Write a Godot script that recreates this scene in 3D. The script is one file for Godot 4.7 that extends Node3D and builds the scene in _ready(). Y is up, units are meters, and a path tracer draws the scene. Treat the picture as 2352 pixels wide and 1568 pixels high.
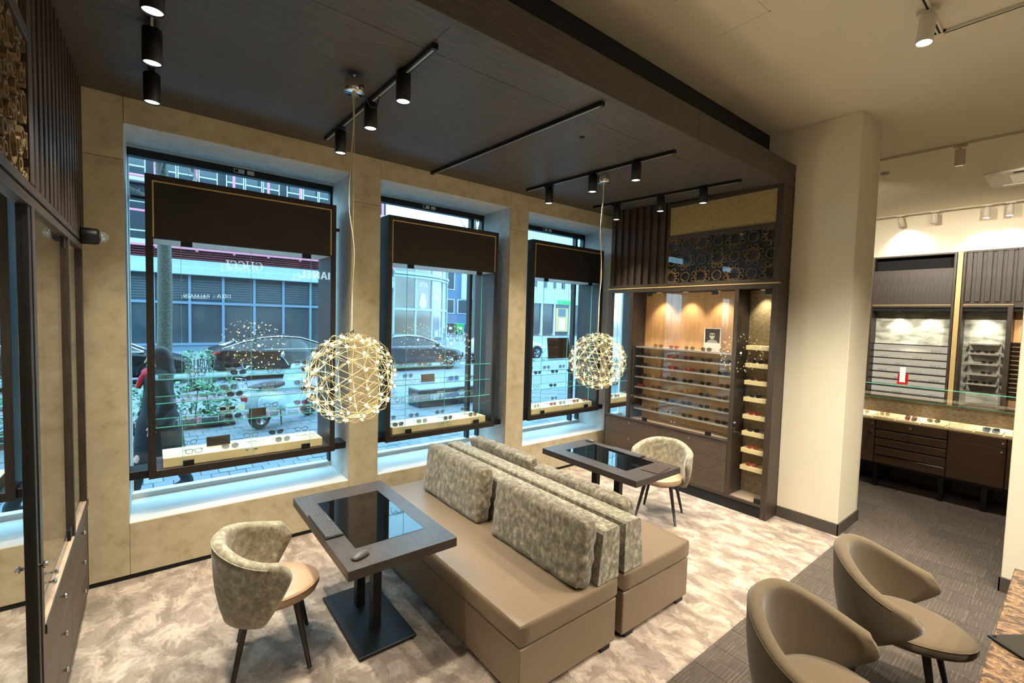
extends Node3D
# A shop of an optician: window bay with three hanging display cases, seating, cabinets, and the street outside.
# x runs along the window wall, y up, z from the window wall into the shop; metres.

const EYE := Vector3(0, 2.17, 4.655)
const FOCAL := 1048.38                      # in pixels of a 2352 x 1568 frame
const RIGHT := Vector3(0.78463802, 0.02710347, 0.61936143)
const DOWN := Vector3(-0.01037352, -0.99833004, 0.05682896)
const AHEAD := Vector3(0.61986738, -0.05101513, -0.78304654)

var M := {}
var taken := {}
var O := Vector3.ZERO                       # base of the thing being built; shapes are given in world metres
var T := Transform3D()                      # turn applied to shapes before that
var rng := RandomNumberGenerator.new()


func _ready() -> void:
	rng.seed = 7
	# ---- camera
	var cam := Camera3D.new()
	cam.name = "camera"
	cam.fov = rad_to_deg(2.0 * atan(784.0 / FOCAL))
	cam.near = 0.05
	cam.far = 300.0
	cam.transform = Transform3D(Basis(RIGHT, -DOWN, -AHEAD).orthonormalized(), EYE)
	add_child(cam)
	cam.current = true
	# ---- sky: a cool overcast day, and the exposure
	var env := Environment.new()
	env.background_mode = Environment.BG_SKY
	var sky := Sky.new()
	var air := ProceduralSkyMaterial.new()
	air.sky_top_color = Color(0.60, 0.86, 1.0)
	air.sky_horizon_color = Color(0.66, 0.89, 1.0)
	air.ground_horizon_color = Color(0.40, 0.50, 0.56)
	air.ground_bottom_color = Color(0.30, 0.36, 0.40)
	sky.sky_material = air
	env.sky = sky
	env.background_energy_multiplier = 6.2
	env.tonemap_mode = Environment.TONE_MAPPER_LINEAR
	env.tonemap_exposure = 1.1
	env.sdfgi_enabled = true
	env.ssao_enabled = true
	env.ssil_enabled = true
	var we := WorldEnvironment.new()
	we.name = "world_environment"
	we.environment = env
	add_child(we)
	materials()
	# ---- the setting
	shell()
	window_wall()
	dark_ceiling()
	# ---- built-in furniture
	cabinet_by_passage()
	cabinet_beside_entrance()
	for k in 3:
		display_case(k)
	# ---- furniture
	seating()
	desks()
	chairs()
	stone_table()
	# ---- lamps
	lamps()
	# ---- the room beyond the passage
	far_room()
	rear_wall_signs()
	# ---- the street
	street()
	# ---- small things
	eyewear()
	small_things()


# ------------------------------------------------------------------ helpers
func px(u: float, v: float, axis: int, value: float) -> Vector3:      # where the ray through a photograph pixel meets a plane
	var d := RIGHT * ((u - 1176.0) / FOCAL) + DOWN * ((v - 784.0) / FOCAL) + AHEAD
	return EYE + d * ((value - EYE[axis]) / d[axis])


func numbered(n: String) -> String:
	taken[n] = taken.get(n, 0) + 1
	return n if taken[n] == 1 else "%s_%03d" % [n, taken[n] - 1]


func tag(o: Node, label: String, category := "", group := "", kind := "") -> Node:
	if label: o.set_meta("label", label)
	if category: o.set_meta("category", category)
	if group: o.set_meta("group", group)
	if kind: o.set_meta("kind", kind)
	return o


func thing(called: String, label: String, category: String, at := Vector3.ZERO, group := "", kind := "") -> Node3D:
	var o := Node3D.new()
	o.name = numbered(called)
	add_child(o)
	o.position = at
	O = at
	tag(o, label, category, group, kind)
	return o


func struct(called: String, label := "", category := "") -> Node3D:
	return thing(called, label, category, Vector3.ZERO, "", "structure")


func copy(o: Node3D, label := "", group := "") -> Node3D:
	var c: Node3D = o.duplicate()
	var base := String(o.name)
	var re := RegEx.create_from_string("_\\d{3}$")
	c.name = numbered(re.sub(base, ""))
	add_child(c)
	if label: c.set_meta("label", label)
	if group: c.set_meta("group", group)
	return c


func S(smooth := false) -> SurfaceTool:
	var st := SurfaceTool.new()
	st.begin(Mesh.PRIMITIVE_TRIANGLES)
	st.set_smooth_group(0 if smooth else -1)
	return st


func put(called: String, st: SurfaceTool, m: Material, parent: Node) -> MeshInstance3D:
	st.generate_normals()
	var o := MeshInstance3D.new()
	o.name = called
	o.mesh = st.commit()
	o.material_override = m
	parent.add_child(o, true)
	return o


func again(of: MeshInstance3D, m: Material, parent: Node, at: Transform3D, called := "") -> MeshInstance3D:   # the same mesh once more
	var o := MeshInstance3D.new()
	o.name = called if called else String(of.name)
	o.mesh = of.mesh
	o.material_override = m
	o.transform = at
	parent.add_child(o, true)
	return o


func tri(st: SurfaceTool, a: Vector3, b: Vector3, c: Vector3, mid: Vector3) -> void:     # outward from mid
	var n := (a - c).cross(a - b)
	if n.dot((a + b + c) / 3.0 - mid) < 0.0:
		var t := b
		b = c
		c = t
	for p in [a, b, c]:
		st.add_vertex(T * p - O)


func quad(st: SurfaceTool, a: Vector3, b: Vector3, c: Vector3, d: Vector3, mid: Vector3) -> void:
	tri(st, a, b, c, mid)
	tri(st, a, c, d, mid)


func hexa(st: SurfaceTool, p: Array) -> void:            # bottom ring of four, top ring of four
	var mid := Vector3.ZERO
	for q in p: mid += q / 8.0
	quad(st, p[0], p[1], p[2], p[3], mid)
	quad(st, p[4], p[5], p[6], p[7], mid)
	for i in 4:
		quad(st, p[i], p[(i + 1) % 4], p[4 + (i + 1) % 4], p[4 + i], mid)


func box(st: SurfaceTool, a: Vector3, b: Vector3, r := 0.0) -> SurfaceTool:
	var lo := a.min(b)
	var hi := a.max(b)
	var mid := (lo + hi) / 2.0
	if r <= 0.0:
		hexa(st, [Vector3(lo.x, lo.y, lo.z), Vector3(hi.x, lo.y, lo.z), Vector3(hi.x, lo.y, hi.z), Vector3(lo.x, lo.y, hi.z),
			Vector3(lo.x, hi.y, lo.z), Vector3(hi.x, hi.y, lo.z), Vector3(hi.x, hi.y, hi.z), Vector3(lo.x, hi.y, hi.z)])
		return st
	var h := (hi - lo) / 2.0
	var P := func(s: Vector3, ax: int) -> Vector3:
		var q := Vector3(h.x - r, h.y - r, h.z - r)
		q[ax] = h[ax]
		return mid + s * q
	for ax in 3:
		var u := (ax + 1) % 3
		var v := (ax + 2) % 3
		for s in [-1.0, 1.0]:
			var ring := []
			for c in [[-1.0, -1.0], [1.0, -1.0], [1.0, 1.0], [-1.0, 1.0]]:
				var d := Vector3.ZERO
				d[ax] = s
				d[u] = c[0]
				d[v] = c[1]
				ring.append(P.call(d, ax))
			quad(st, ring[0], ring[1], ring[2], ring[3], mid)
		for su in [-1.0, 1.0]:
			for sv in [-1.0, 1.0]:
				var e := Vector3.ZERO
				e[u] = su
				e[v] = sv
				var e0 := e
				var e1 := e
				e0[ax] = -1.0
				e1[ax] = 1.0
				quad(st, P.call(e0, u), P.call(e0, v), P.call(e1, v), P.call(e1, u), mid)
	for sx in [-1.0, 1.0]:
		for sy in [-1.0, 1.0]:
			for sz in [-1.0, 1.0]:
				var d := Vector3(sx, sy, sz)
				tri(st, P.call(d, 0), P.call(d, 1), P.call(d, 2), mid)
	return st


func bx(called: String, parent: Node, m: Material, a: Vector3, b: Vector3, r := 0.0) -> MeshInstance3D:
	if m == M.get("glass") or m == M.get("window_glass"):       # a pane: one clear sheet
		return sheet(called, parent, m, a, b)
	return put(called, box(S(), a, b, r), m, parent)


func sheet(called: String, parent: Node, m: Material, a: Vector3, b: Vector3) -> MeshInstance3D:
	var d := (b - a).abs()
	var ax := d.min_axis_index()
	var u := (ax + 1) % 3
	var v := (ax + 2) % 3
	var mid := (a + b) / 2.0
	var p := []
	for c in [[0, 0], [1, 0], [1, 1], [0, 1]]:
		var q := mid
		q[u] = a[u] if c[0] == 0 else b[u]
		q[v] = a[v] if c[1] == 0 else b[v]
		p.append(q)
	var st := S()
	var inside := mid
	inside[ax] -= 1.0
	quad(st, p[0], p[1], p[2], p[3], inside)
	return put(called, st, m, parent)


func rows(st: SurfaceTool, g: Array, around := false, along := false) -> SurfaceTool:      # a sheet of points; around closes each row, along joins last row to first
	var nr := g.size()
	var nc: int = g[0].size()
	for i in (nr if along else nr - 1):
		var p: Array = g[i]
		var q: Array = g[(i + 1) % nr]
		for j in (nc if around else nc - 1):
			var k := (j + 1) % nc
			for v in [p[j], p[k], q[k], p[j], q[k], q[j]]:
				st.add_vertex(T * v - O)
	return st


func fan(st: SurfaceTool, ring: Array, mid: Vector3, inside: Vector3) -> void:
	for i in ring.size():
		tri(st, ring[i], ring[(i + 1) % ring.size()], mid, inside)


func tube(st: SurfaceTool, pts: Array, r, n := 6, closed := false) -> SurfaceTool:
	var rings := []
	var m := pts.size()
	var side := Vector3.ZERO
	for i in m:
		var a: Vector3 = pts[(i - 1 + m) % m] if closed else pts[maxi(i - 1, 0)]
		var b: Vector3 = pts[(i + 1) % m] if closed else pts[mini(i + 1, m - 1)]
		var d := (b - a).normalized()
		if side == Vector3.ZERO:
			side = d.cross(Vector3.UP if absf(d.y) < 0.9 else Vector3.RIGHT).normalized()
		side = (side - d * side.dot(d)).normalized()
		var up := d.cross(side)
		var rad: float = r[i] if r is Array else r
		var ring := []
		for k in n:
			var w := TAU * k / n
			ring.append(pts[i] + (side * cos(w) + up * sin(w)) * rad)
		rings.append(ring)
	rows(st, rings, true, closed)
	if not closed:
		fan(st, rings[0], pts[0], pts[1])
		fan(st, rings[m - 1], pts[m - 1], pts[m - 2])
	return st


func lathe(st: SurfaceTool, profile: Array, at: Vector3, n := 16, axis := Vector3.UP) -> SurfaceTool:   # profile: [radius, height]
	var u := axis.cross(Vector3.RIGHT if absf(axis.x) < 0.9 else Vector3.UP).normalized()
	var v := axis.cross(u)
	var rings := []
	for p in profile:
		var ring := []
		for k in n:
			var w := TAU * k / n
			ring.append(at + axis * p[1] + (u * cos(w) + v * sin(w)) * p[0])
		rings.append(ring)
	return rows(st, rings, true)


func prism(st: SurfaceTool, poly: PackedVector2Array, from: Vector3, u: Vector3, v: Vector3, deep: Vector3) -> SurfaceTool:   # a flat outline in axes u, v, pushed along deep
	var idx := Geometry2D.triangulate_polygon(poly)
	var mid := Vector3.ZERO
	for p in poly: mid += (from + u * p.x + v * p.y + deep * 0.5) / poly.size()
	var far_off := deep.normalized() * 1000.0
	for k in range(0, idx.size(), 3):
		var a := from + u * poly[idx[k]].x + v * poly[idx[k]].y
		var b := from + u * poly[idx[k + 1]].x + v * poly[idx[k + 1]].y
		var c := from + u * poly[idx[k + 2]].x + v * poly[idx[k + 2]].y
		tri(st, a, b, c, a + far_off)
		tri(st, a + deep, b + deep, c + deep, a - far_off)
	var cw := Geometry2D.is_polygon_clockwise(poly)
	for i in poly.size():
		var p := poly[i]
		var q := poly[(i + 1) % poly.size()]
		var a := from + u * p.x + v * p.y
		var b := from + u * q.x + v * q.y
		var e := (q - p).normalized()
		var nrm := Vector2(e.y, -e.x) * (-1.0 if cw else 1.0)
		var inside := (a + b) / 2.0 - (u * nrm.x + v * nrm.y)
		quad(st, a, b, b + deep, a + deep, inside + deep * 0.5)
	return st


func rounded(st: SurfaceTool, size: Vector3, r: float, n := 8, bulge := 0.0, lumps := 0.0, seed_ := 1, at := Transform3D()) -> SurfaceTool:   # a soft box; lumps are folds in the cloth
	var core := size / 2.0 - Vector3(r, r, r)
	var noise := FastNoiseLite.new()
	noise.seed = seed_
	noise.frequency = 6.0
	for ax in 3:
		var u := (ax + 1) % 3
		var v := (ax + 2) % 3
		for s in [-1.0, 1.0]:
			var g := []
			for i in n + 1:
				var row := []
				for j in n + 1:
					var d := Vector3.ZERO
					d[ax] = s
					d[u] = tan((2.0 * i / n - 1.0) * 0.7853981) if n > 2 else 2.0 * i / n - 1.0
					d[v] = tan((2.0 * j / n - 1.0) * 0.7853981) if n > 2 else 2.0 * j / n - 1.0
					var flat := d * size / 2.0
					var inner := flat.clamp(-core, core)
					var p := inner + (flat - inner).normalized() * r
					var fu := 1.0 - absf(d[u]) ** 2.0
					var fv := 1.0 - absf(d[v]) ** 2.0
					p[ax] += s * bulge * fu * fv
					if lumps > 0.0:
						p += d.normalized() * lumps * noise.get_noise_3d(p.x * 1.6, p.y * 1.6, p.z * 1.6)
					row.append(at * p)
				g.append(row)
			if (s > 0.0) == true:
				rows(st, g)
			else:
				g.reverse()
				rows(st, g)
	return st


func lettering(called: String, text: String, parent: Node, m: Material, at: Transform3D, height: float, deep := 0.01, face := "Droid Sans", weight := 400) -> MeshInstance3D:
	var t := TextMesh.new()
	var f := SystemFont.new()
	f.font_names = PackedStringArray([face])
	f.font_weight = weight
	t.font = f
	t.text = text
	t.font_size = 64
	t.pixel_size = height / 46.0
	t.depth = deep
	t.curve_step = 2.0
	var o := MeshInstance3D.new()
	o.name = called
	o.mesh = t
	o.material_override = m
	o.transform = Transform3D(at.basis, at.origin - O)
	parent.add_child(o, true)
	return o


# ------------------------------------------------------------------ materials
func noise_tex(seed_: int, freq: float, octaves: int, stops: Array, size := 512, warp := 0.0, ridged := false) -> NoiseTexture2D:
	var n := FastNoiseLite.new()
	n.seed = seed_
	n.noise_type = FastNoiseLite.TYPE_SIMPLEX_SMOOTH
	n.frequency = freq
	n.fractal_octaves = octaves
	n.fractal_gain = 0.5 if octaves < 7 else 0.7
	n.fractal_type = FastNoiseLite.FRACTAL_RIDGED if ridged else FastNoiseLite.FRACTAL_FBM
	if warp > 0.0:
		n.domain_warp_enabled = true
		n.domain_warp_amplitude = warp
		n.domain_warp_frequency = freq * 0.8
	var t := NoiseTexture2D.new()
	t.width = size
	t.height = size
	t.seamless = true
	t.noise = n
	if stops:
		var g := Gradient.new()
		var off := PackedFloat32Array()
		var col := PackedColorArray()
		for s in stops:
			off.append(s[0])
			col.append(s[1])
		g.offsets = off
		g.colors = col
		t.color_ramp = g
	return t


func C(r: int, g: int, b: int) -> Color:
	return Color(r / 255.0, g / 255.0, b / 255.0)


func mk(called: String, c: Color, rough := 0.6, metal := 0.0) -> StandardMaterial3D:
	var m := StandardMaterial3D.new()
	m.resource_name = called
	m.albedo_color = c
	m.roughness = rough
	m.metallic = metal
	M[called] = m
	return m


func mapped(called: String, t: Texture2D, scale: Vector3, rough := 0.6, own_axes := false) -> StandardMaterial3D:
	var m := mk(called, Color.WHITE, rough)
	m.albedo_texture = t
	m.uv1_triplanar = true
	m.uv1_world_triplanar = not own_axes
	m.uv1_scale = scale
	return m


func bump(m: StandardMaterial3D, t: Texture2D, cm: float) -> void:
	m.heightmap_enabled = true
	m.heightmap_texture = t
	m.heightmap_scale = cm


func glow(called: String, c: Color, energy: float) -> StandardMaterial3D:
	var m := mk(called, c, 0.4)
	m.emission_enabled = true
	m.emission = c
	m.emission_energy_multiplier = energy
	return m


func pane(called: String, alpha := 0.02, c := Color(0.9, 1.0, 0.98)) -> StandardMaterial3D:
	var m := mk(called, Color(c.r, c.g, c.b, alpha), 0.0)
	m.transparency = BaseMaterial3D.TRANSPARENCY_ALPHA
	return m


func wood(called: String, dark: Color, light: Color, scale: Vector3, rough: float) -> StandardMaterial3D:
	var m := mapped(called, noise_tex(called.hash() % 1000, 0.012, 5, [[0.0, dark], [0.5, dark.lerp(light, 0.55)], [1.0, light]]), scale, rough)
	return m


func materials() -> void:
	# the room
	mapped("plaster", noise_tex(3, 0.009, 7, [[0.0, C(164, 150, 122)], [0.4, C(188, 175, 147)], [0.7, C(197, 185, 158)], [1.0, C(206, 195, 170)]], 1024, 30.0), Vector3(0.5, 0.5, 0.5), 0.75)
	mapped("reveal", noise_tex(5, 0.02, 4, [[0.0, C(186, 186, 182)], [1.0, C(208, 206, 200)]]), Vector3(0.7, 0.7, 0.7), 0.7)
	mk("sill", C(214, 214, 210), 0.5)
	mk("white_paint", C(226, 218, 196), 0.8)
	mk("ceiling_paint", C(224, 213, 192), 0.85)
	mk("plank_joint", C(128, 120, 108), 0.9)
	mapped("outer_brick", noise_tex(61, 0.05, 4, [[0.0, C(96, 84, 74)], [1.0, C(128, 114, 100)]]), Vector3(0.6, 0.6, 0.6), 0.85)
	mk("black_gap", C(10, 10, 10), 0.8)
	wood("dark_wood", C(40, 32, 26), C(76, 64, 53), Vector3(9, 0.55, 9), 0.45)
	wood("dark_wood_across", C(56, 51, 46), C(88, 81, 73), Vector3(0.5, 9, 5), 0.5)
	wood("case_wood", C(28, 23, 20), C(52, 43, 36), Vector3(9, 0.55, 9), 0.45)
	wood("case_wood_across", C(26, 22, 19), C(44, 37, 31), Vector3(0.5, 9, 5), 0.5)
	wood("dark_wood_deep", C(44, 36, 29), C(72, 61, 50), Vector3(9, 9, 0.6), 0.45)
	wood("drawer_wood", C(70, 56, 44), C(90, 74, 60), Vector3(6, 6, 1.2), 0.5)
	wood("desk_wood", C(50, 45, 42), C(70, 63, 59), Vector3(3, 6, 0.9), 0.42)
	wood("counter_wood", C(150, 130, 110), C(196, 178, 154), Vector3(12, 6, 0.7), 0.4)
	wood("oak_back", C(190, 146, 98), C(214, 172, 122), Vector3(5, 0.4, 5), 0.5)
	mk("black_metal", C(22, 22, 23), 0.45, 0.3)
	mk("black_matt", C(20, 20, 21), 0.7)
	mk("frame_black", C(26, 24, 24), 0.5)
	mk("brass", C(196, 166, 104), 0.3, 0.9)
	mk("gold_strip", C(206, 178, 120), 0.45, 0.25)
	mk("bronze_fret", C(124, 102, 70), 0.55, 0.1)
	mk("fret_back", C(26, 23, 21), 0.35)
	mk("chrome", C(225, 225, 228), 0.12, 1.0)
	mk("mirror", C(235, 238, 238), 0.01, 1.0)
	mapped("gold_panel", noise_tex(9, 0.03, 4, [[0.0, C(146, 122, 78)], [1.0, C(172, 148, 100)]]), Vector3(1.2, 1.2, 1.2), 0.7)
	mapped("velvet_back", noise_tex(10, 0.02, 4, [[0.0, C(120, 106, 78)], [1.0, C(168, 152, 118)]]), Vector3(2.0, 2.0, 2.0), 0.8)
	pane("glass", 0.0)
	pane("window_glass", 0.0)
	pane("door_glass", 0.0)
	pane("acrylic", 0.1)
	mk("glass_edge", C(110, 225, 200), 0.2)
	M.glass_edge.emission_enabled = false
	# floors
	mapped("carpet", noise_tex(21, 0.009, 7, [[0.0, C(104, 92, 82)], [0.3, C(128, 115, 104)], [0.5, C(150, 136, 123)], [0.62, C(170, 156, 142)], [0.8, C(184, 171, 156)], [1.0, C(200, 188, 174)]], 1024, 120.0), Vector3(0.5, 0.5, 0.36), 0.95)
	M.carpet.rim_enabled = true
	M.carpet.rim = 0.25
	bump(M.carpet, noise_tex(22, 0.18, 3, [], 512), 0.25)
	M.carpet.uv1_triplanar_sharpness = 8.0
	var weave := weave_image()
	for k in 4:
		var m := mk("tile_%d" % k, [C(222, 216, 210), C(234, 227, 218), C(210, 205, 200), C(226, 218, 208)][k], 0.9)
		m.albedo_texture = weave
		m.uv1_triplanar = true
		m.uv1_world_triplanar = true
		m.uv1_scale = Vector3(1.0, 1.0, 1.0)
		m.uv1_offset = Vector3(0.37 * k, 0.2 * k, 0.53 * k)
		bump(m, weave, 0.15)
	# upholstery
	for v in [["velvet", C(94, 88, 72), C(136, 129, 108), C(172, 165, 141), 31], ["velvet_cushion", C(84, 77, 63), C(126, 117, 97), C(166, 157, 134), 32], ["velvet_chair", C(106, 100, 84), C(148, 141, 121), C(186, 180, 160), 33]]:
		mapped(v[0], noise_tex(v[4], 0.013, 7, [[0.0, v[1]], [0.3, v[1]], [0.47, v[1].lerp(v[2], 0.75)], [0.6, v[2]], [0.75, v[3]], [1.0, v[3]]], 1024, 12.0), Vector3(1.25, 1.0, 1.25), 0.8, true)
		M[v[0]].rim_enabled = true
		M[v[0]].rim = 0.6
		M[v[0]].rim_tint = 0.6
	mapped("leather", noise_tex(35, 0.05, 4, [[0.0, C(114, 98, 79)], [1.0, C(127, 110, 90)]]), Vector3(2, 2, 2), 0.42)
	mk("seat_leather", C(172, 142, 116), 0.38)
	mapped("wool", noise_tex(36, 0.3, 2, [[0.0, C(82, 69, 49)], [1.0, C(108, 92, 66)]]), Vector3(6, 6, 6), 0.9)
	M.wool.rim_enabled = true
	M.wool.rim = 0.5
	M.wool.rim_tint = 0.7
	mk("leg_wood", C(30, 25, 22), 0.45)
	mapped("marble", noise_tex(41, 0.014, 6, [[0.0, C(40, 31, 27)], [0.35, C(78, 62, 50)], [0.5, C(104, 82, 64)], [0.56, C(164, 130, 90)], [0.62, C(108, 84, 64)], [1.0, C(62, 48, 40)]], 1024, 70.0), Vector3(1.3, 1.3, 0.9), 0.25)
	# things
	mk("screen", C(8, 9, 10), 0.03)
	mk("keys", C(72, 70, 70), 0.5)
	mk("keyboard", C(26, 25, 25), 0.5)
	mk("cream", C(232, 214, 160), 0.6)
	mk("cream_top", C(236, 218, 176), 0.6)
	mk("shelf_grey", C(176, 170, 160), 0.35, 0.3)
	mk("plaque", C(46, 38, 30), 0.25)
	mk("counter_brown", C(88, 64, 46), 0.5)
	mk("white_card", C(236, 234, 228), 0.6)
	mk("red", C(170, 22, 26), 0.4)
	mk("lamp_white", C(214, 206, 190), 0.5)
	glow("lamp_face", Color(1.0, 0.97, 0.93), 6.0)
	glow("bulb_glow", Color(1.0, 0.95, 0.72), 13.0)
	glow("down_face", Color(1.0, 0.92, 0.80), 5.0)
	glow("sign_white", Color(0.86, 0.97, 1.0), 7.0)
	mk("wire", C(214, 200, 150), 0.3, 0.6)
	mk("cord", C(206, 196, 176), 0.5)
	mapped("onyx", noise_tex(44, 0.01, 5, [[0.0, C(120, 124, 112)], [0.5, C(182, 184, 170)], [1.0, C(212, 212, 198)]], 512, 30.0), Vector3(0.6, 1.4, 0.6), 0.4)
	mapped("shingle_back", noise_tex(45, 0.03, 4, [[0.0, C(60, 50, 40)], [1.0, C(120, 104, 84)]]), Vector3(1, 3, 1), 0.6)
	glow("opal", C(250, 240, 214), 0.45)
	# the street
	for k in 3:
		mapped("paver_%d" % k, noise_tex(50 + k, 0.06, 3, [[0.0, C(104 + 6 * k, 108 + 6 * k, 114 + 6 * k)], [1.0, C(132 + 6 * k, 137 + 6 * k, 144 + 6 * k)]]), Vector3(1.5, 1.5, 1.5), 0.8)
	mk("joint", C(56, 60, 66), 0.9)
	mapped("road", noise_tex(54, 0.2, 3, [[0.0, C(116, 120, 132)], [1.0, C(146, 151, 163)]]), Vector3(0.7, 0.7, 0.7), 0.85)
	mk("kerb", C(150, 152, 156), 0.8)
	mapped("bark", noise_tex(55, 0.04, 5, [[0.0, C(22, 22, 19)], [0.35, C(58, 58, 52)], [0.6, C(118, 120, 110)], [1.0, C(176, 180, 168)]]), Vector3(4, 1.2, 4), 0.9)
	mk("leaf_a", C(58, 104, 66), 0.5)
	mk("leaf_b", C(96, 150, 96), 0.5)
	mk("facade_metal", C(120, 140, 160), 0.5, 0.2)
	mk("facade_dark", C(36, 42, 50), 0.3)
	mk("facade_shop", C(120, 106, 88), 0.5)
	mk("facade_band", C(170, 186, 200), 0.5)
	mk("pink", C(232, 132, 150), 0.5)
	mk("maroon", C(130, 52, 62), 0.6)
	mk("louver", C(96, 106, 112), 0.5)
	mk("stone_white", C(206, 206, 204), 0.7)
	mk("blue_wall", C(92, 112, 140), 0.7)
	mk("pale_cladding", C(196, 212, 220), 0.6)
	mk("shop_glass", C(60, 70, 76), 0.06)
	mk("car_black", C(24, 25, 28), 0.15, 0.2)
	mk("car_grey", C(70, 78, 88), 0.15, 0.3)
	mk("car_white", C(220, 224, 228), 0.2)
	mk("car_glass", C(26, 32, 38), 0.03)
	mk("rubber", C(20, 20, 21), 0.8)
	mk("rim_metal", C(170, 174, 178), 0.25, 0.8)
	mk("tail_red", C(200, 40, 50), 0.2)
	mk("scooter_paint", C(206, 224, 228), 0.2)
	mk("seat_brown", C(70, 50, 48), 0.5)
	mk("coat", C(20, 20, 23), 0.85)
	mk("hair", C(26, 22, 22), 0.6)
	mk("skin", C(214, 164, 140), 0.6)
	mk("scarf", C(196, 26, 40), 0.8)
	mk("bin_green", C(40, 150, 80), 0.5)
	mk("bin_blue", C(30, 80, 160), 0.5)
	mk("bin_dark", C(40, 44, 48), 0.5)
	glow("sign_green", Color(0.1, 0.85, 0.3), 1.2)


func weave_image() -> ImageTexture:                    # ribbed carpet planks: short pale ribs across, broken lines along
	var n := 512
	var im := Image.create(n, n, false, Image.FORMAT_RGB8)
	var r := RandomNumberGenerator.new()
	r.seed = 4
	for y in n:
		for x in n:
			im.set_pixel(x, y, Color(0.36, 0.335, 0.31))
	for y in range(0, n, 3):                            # fine ribs along x, broken into runs
		var x := 0
		while x < n:
			var run := r.randi_range(24, 90)
			var b := r.randf_range(0.27, 0.40)
			for k in run:
				if x + k < n: im.set_pixel(x + k, y, Color(b, b * 0.94, b * 0.88))
			x += run
	for y in range(0, n, 11):                           # bolder ribs, some of them pale
		var x := r.randi_range(0, 60)
		while x < n:
			var run := r.randi_range(50, 130)
			var b := r.randf_range(0.36, 0.52)
			for k in run:
				if x + k < n:
					for h in 2: im.set_pixel(x + k, (y + h) % n, Color(b, b * 0.94, b * 0.88))
			x += run + r.randi_range(8, 60)
	for k in 26:                                        # a few brighter threads
		var y0 := r.randi_range(0, n - 1)
		var x0 := r.randi_range(0, n - 1)
		for h in r.randi_range(60, 220):
			im.set_pixel((x0 + 0) % n, (y0 + h) % n, Color(0.52, 0.49, 0.45))
	return ImageTexture.create_from_image(im)


# ------------------------------------------------------------------ the setting
const WINDOWS := [[-0.152, 1.585], [1.893, 3.61], [3.91, 5.64]]
const CASES := [[-0.03, 1.46], [2.005, 3.475], [4.05, 5.50]]
const SILL := 0.45
const HEAD := 3.577
const WHITE := 4.33


func dark_y(z: float) -> float:
	return 3.772 - 0.033 * z


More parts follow.
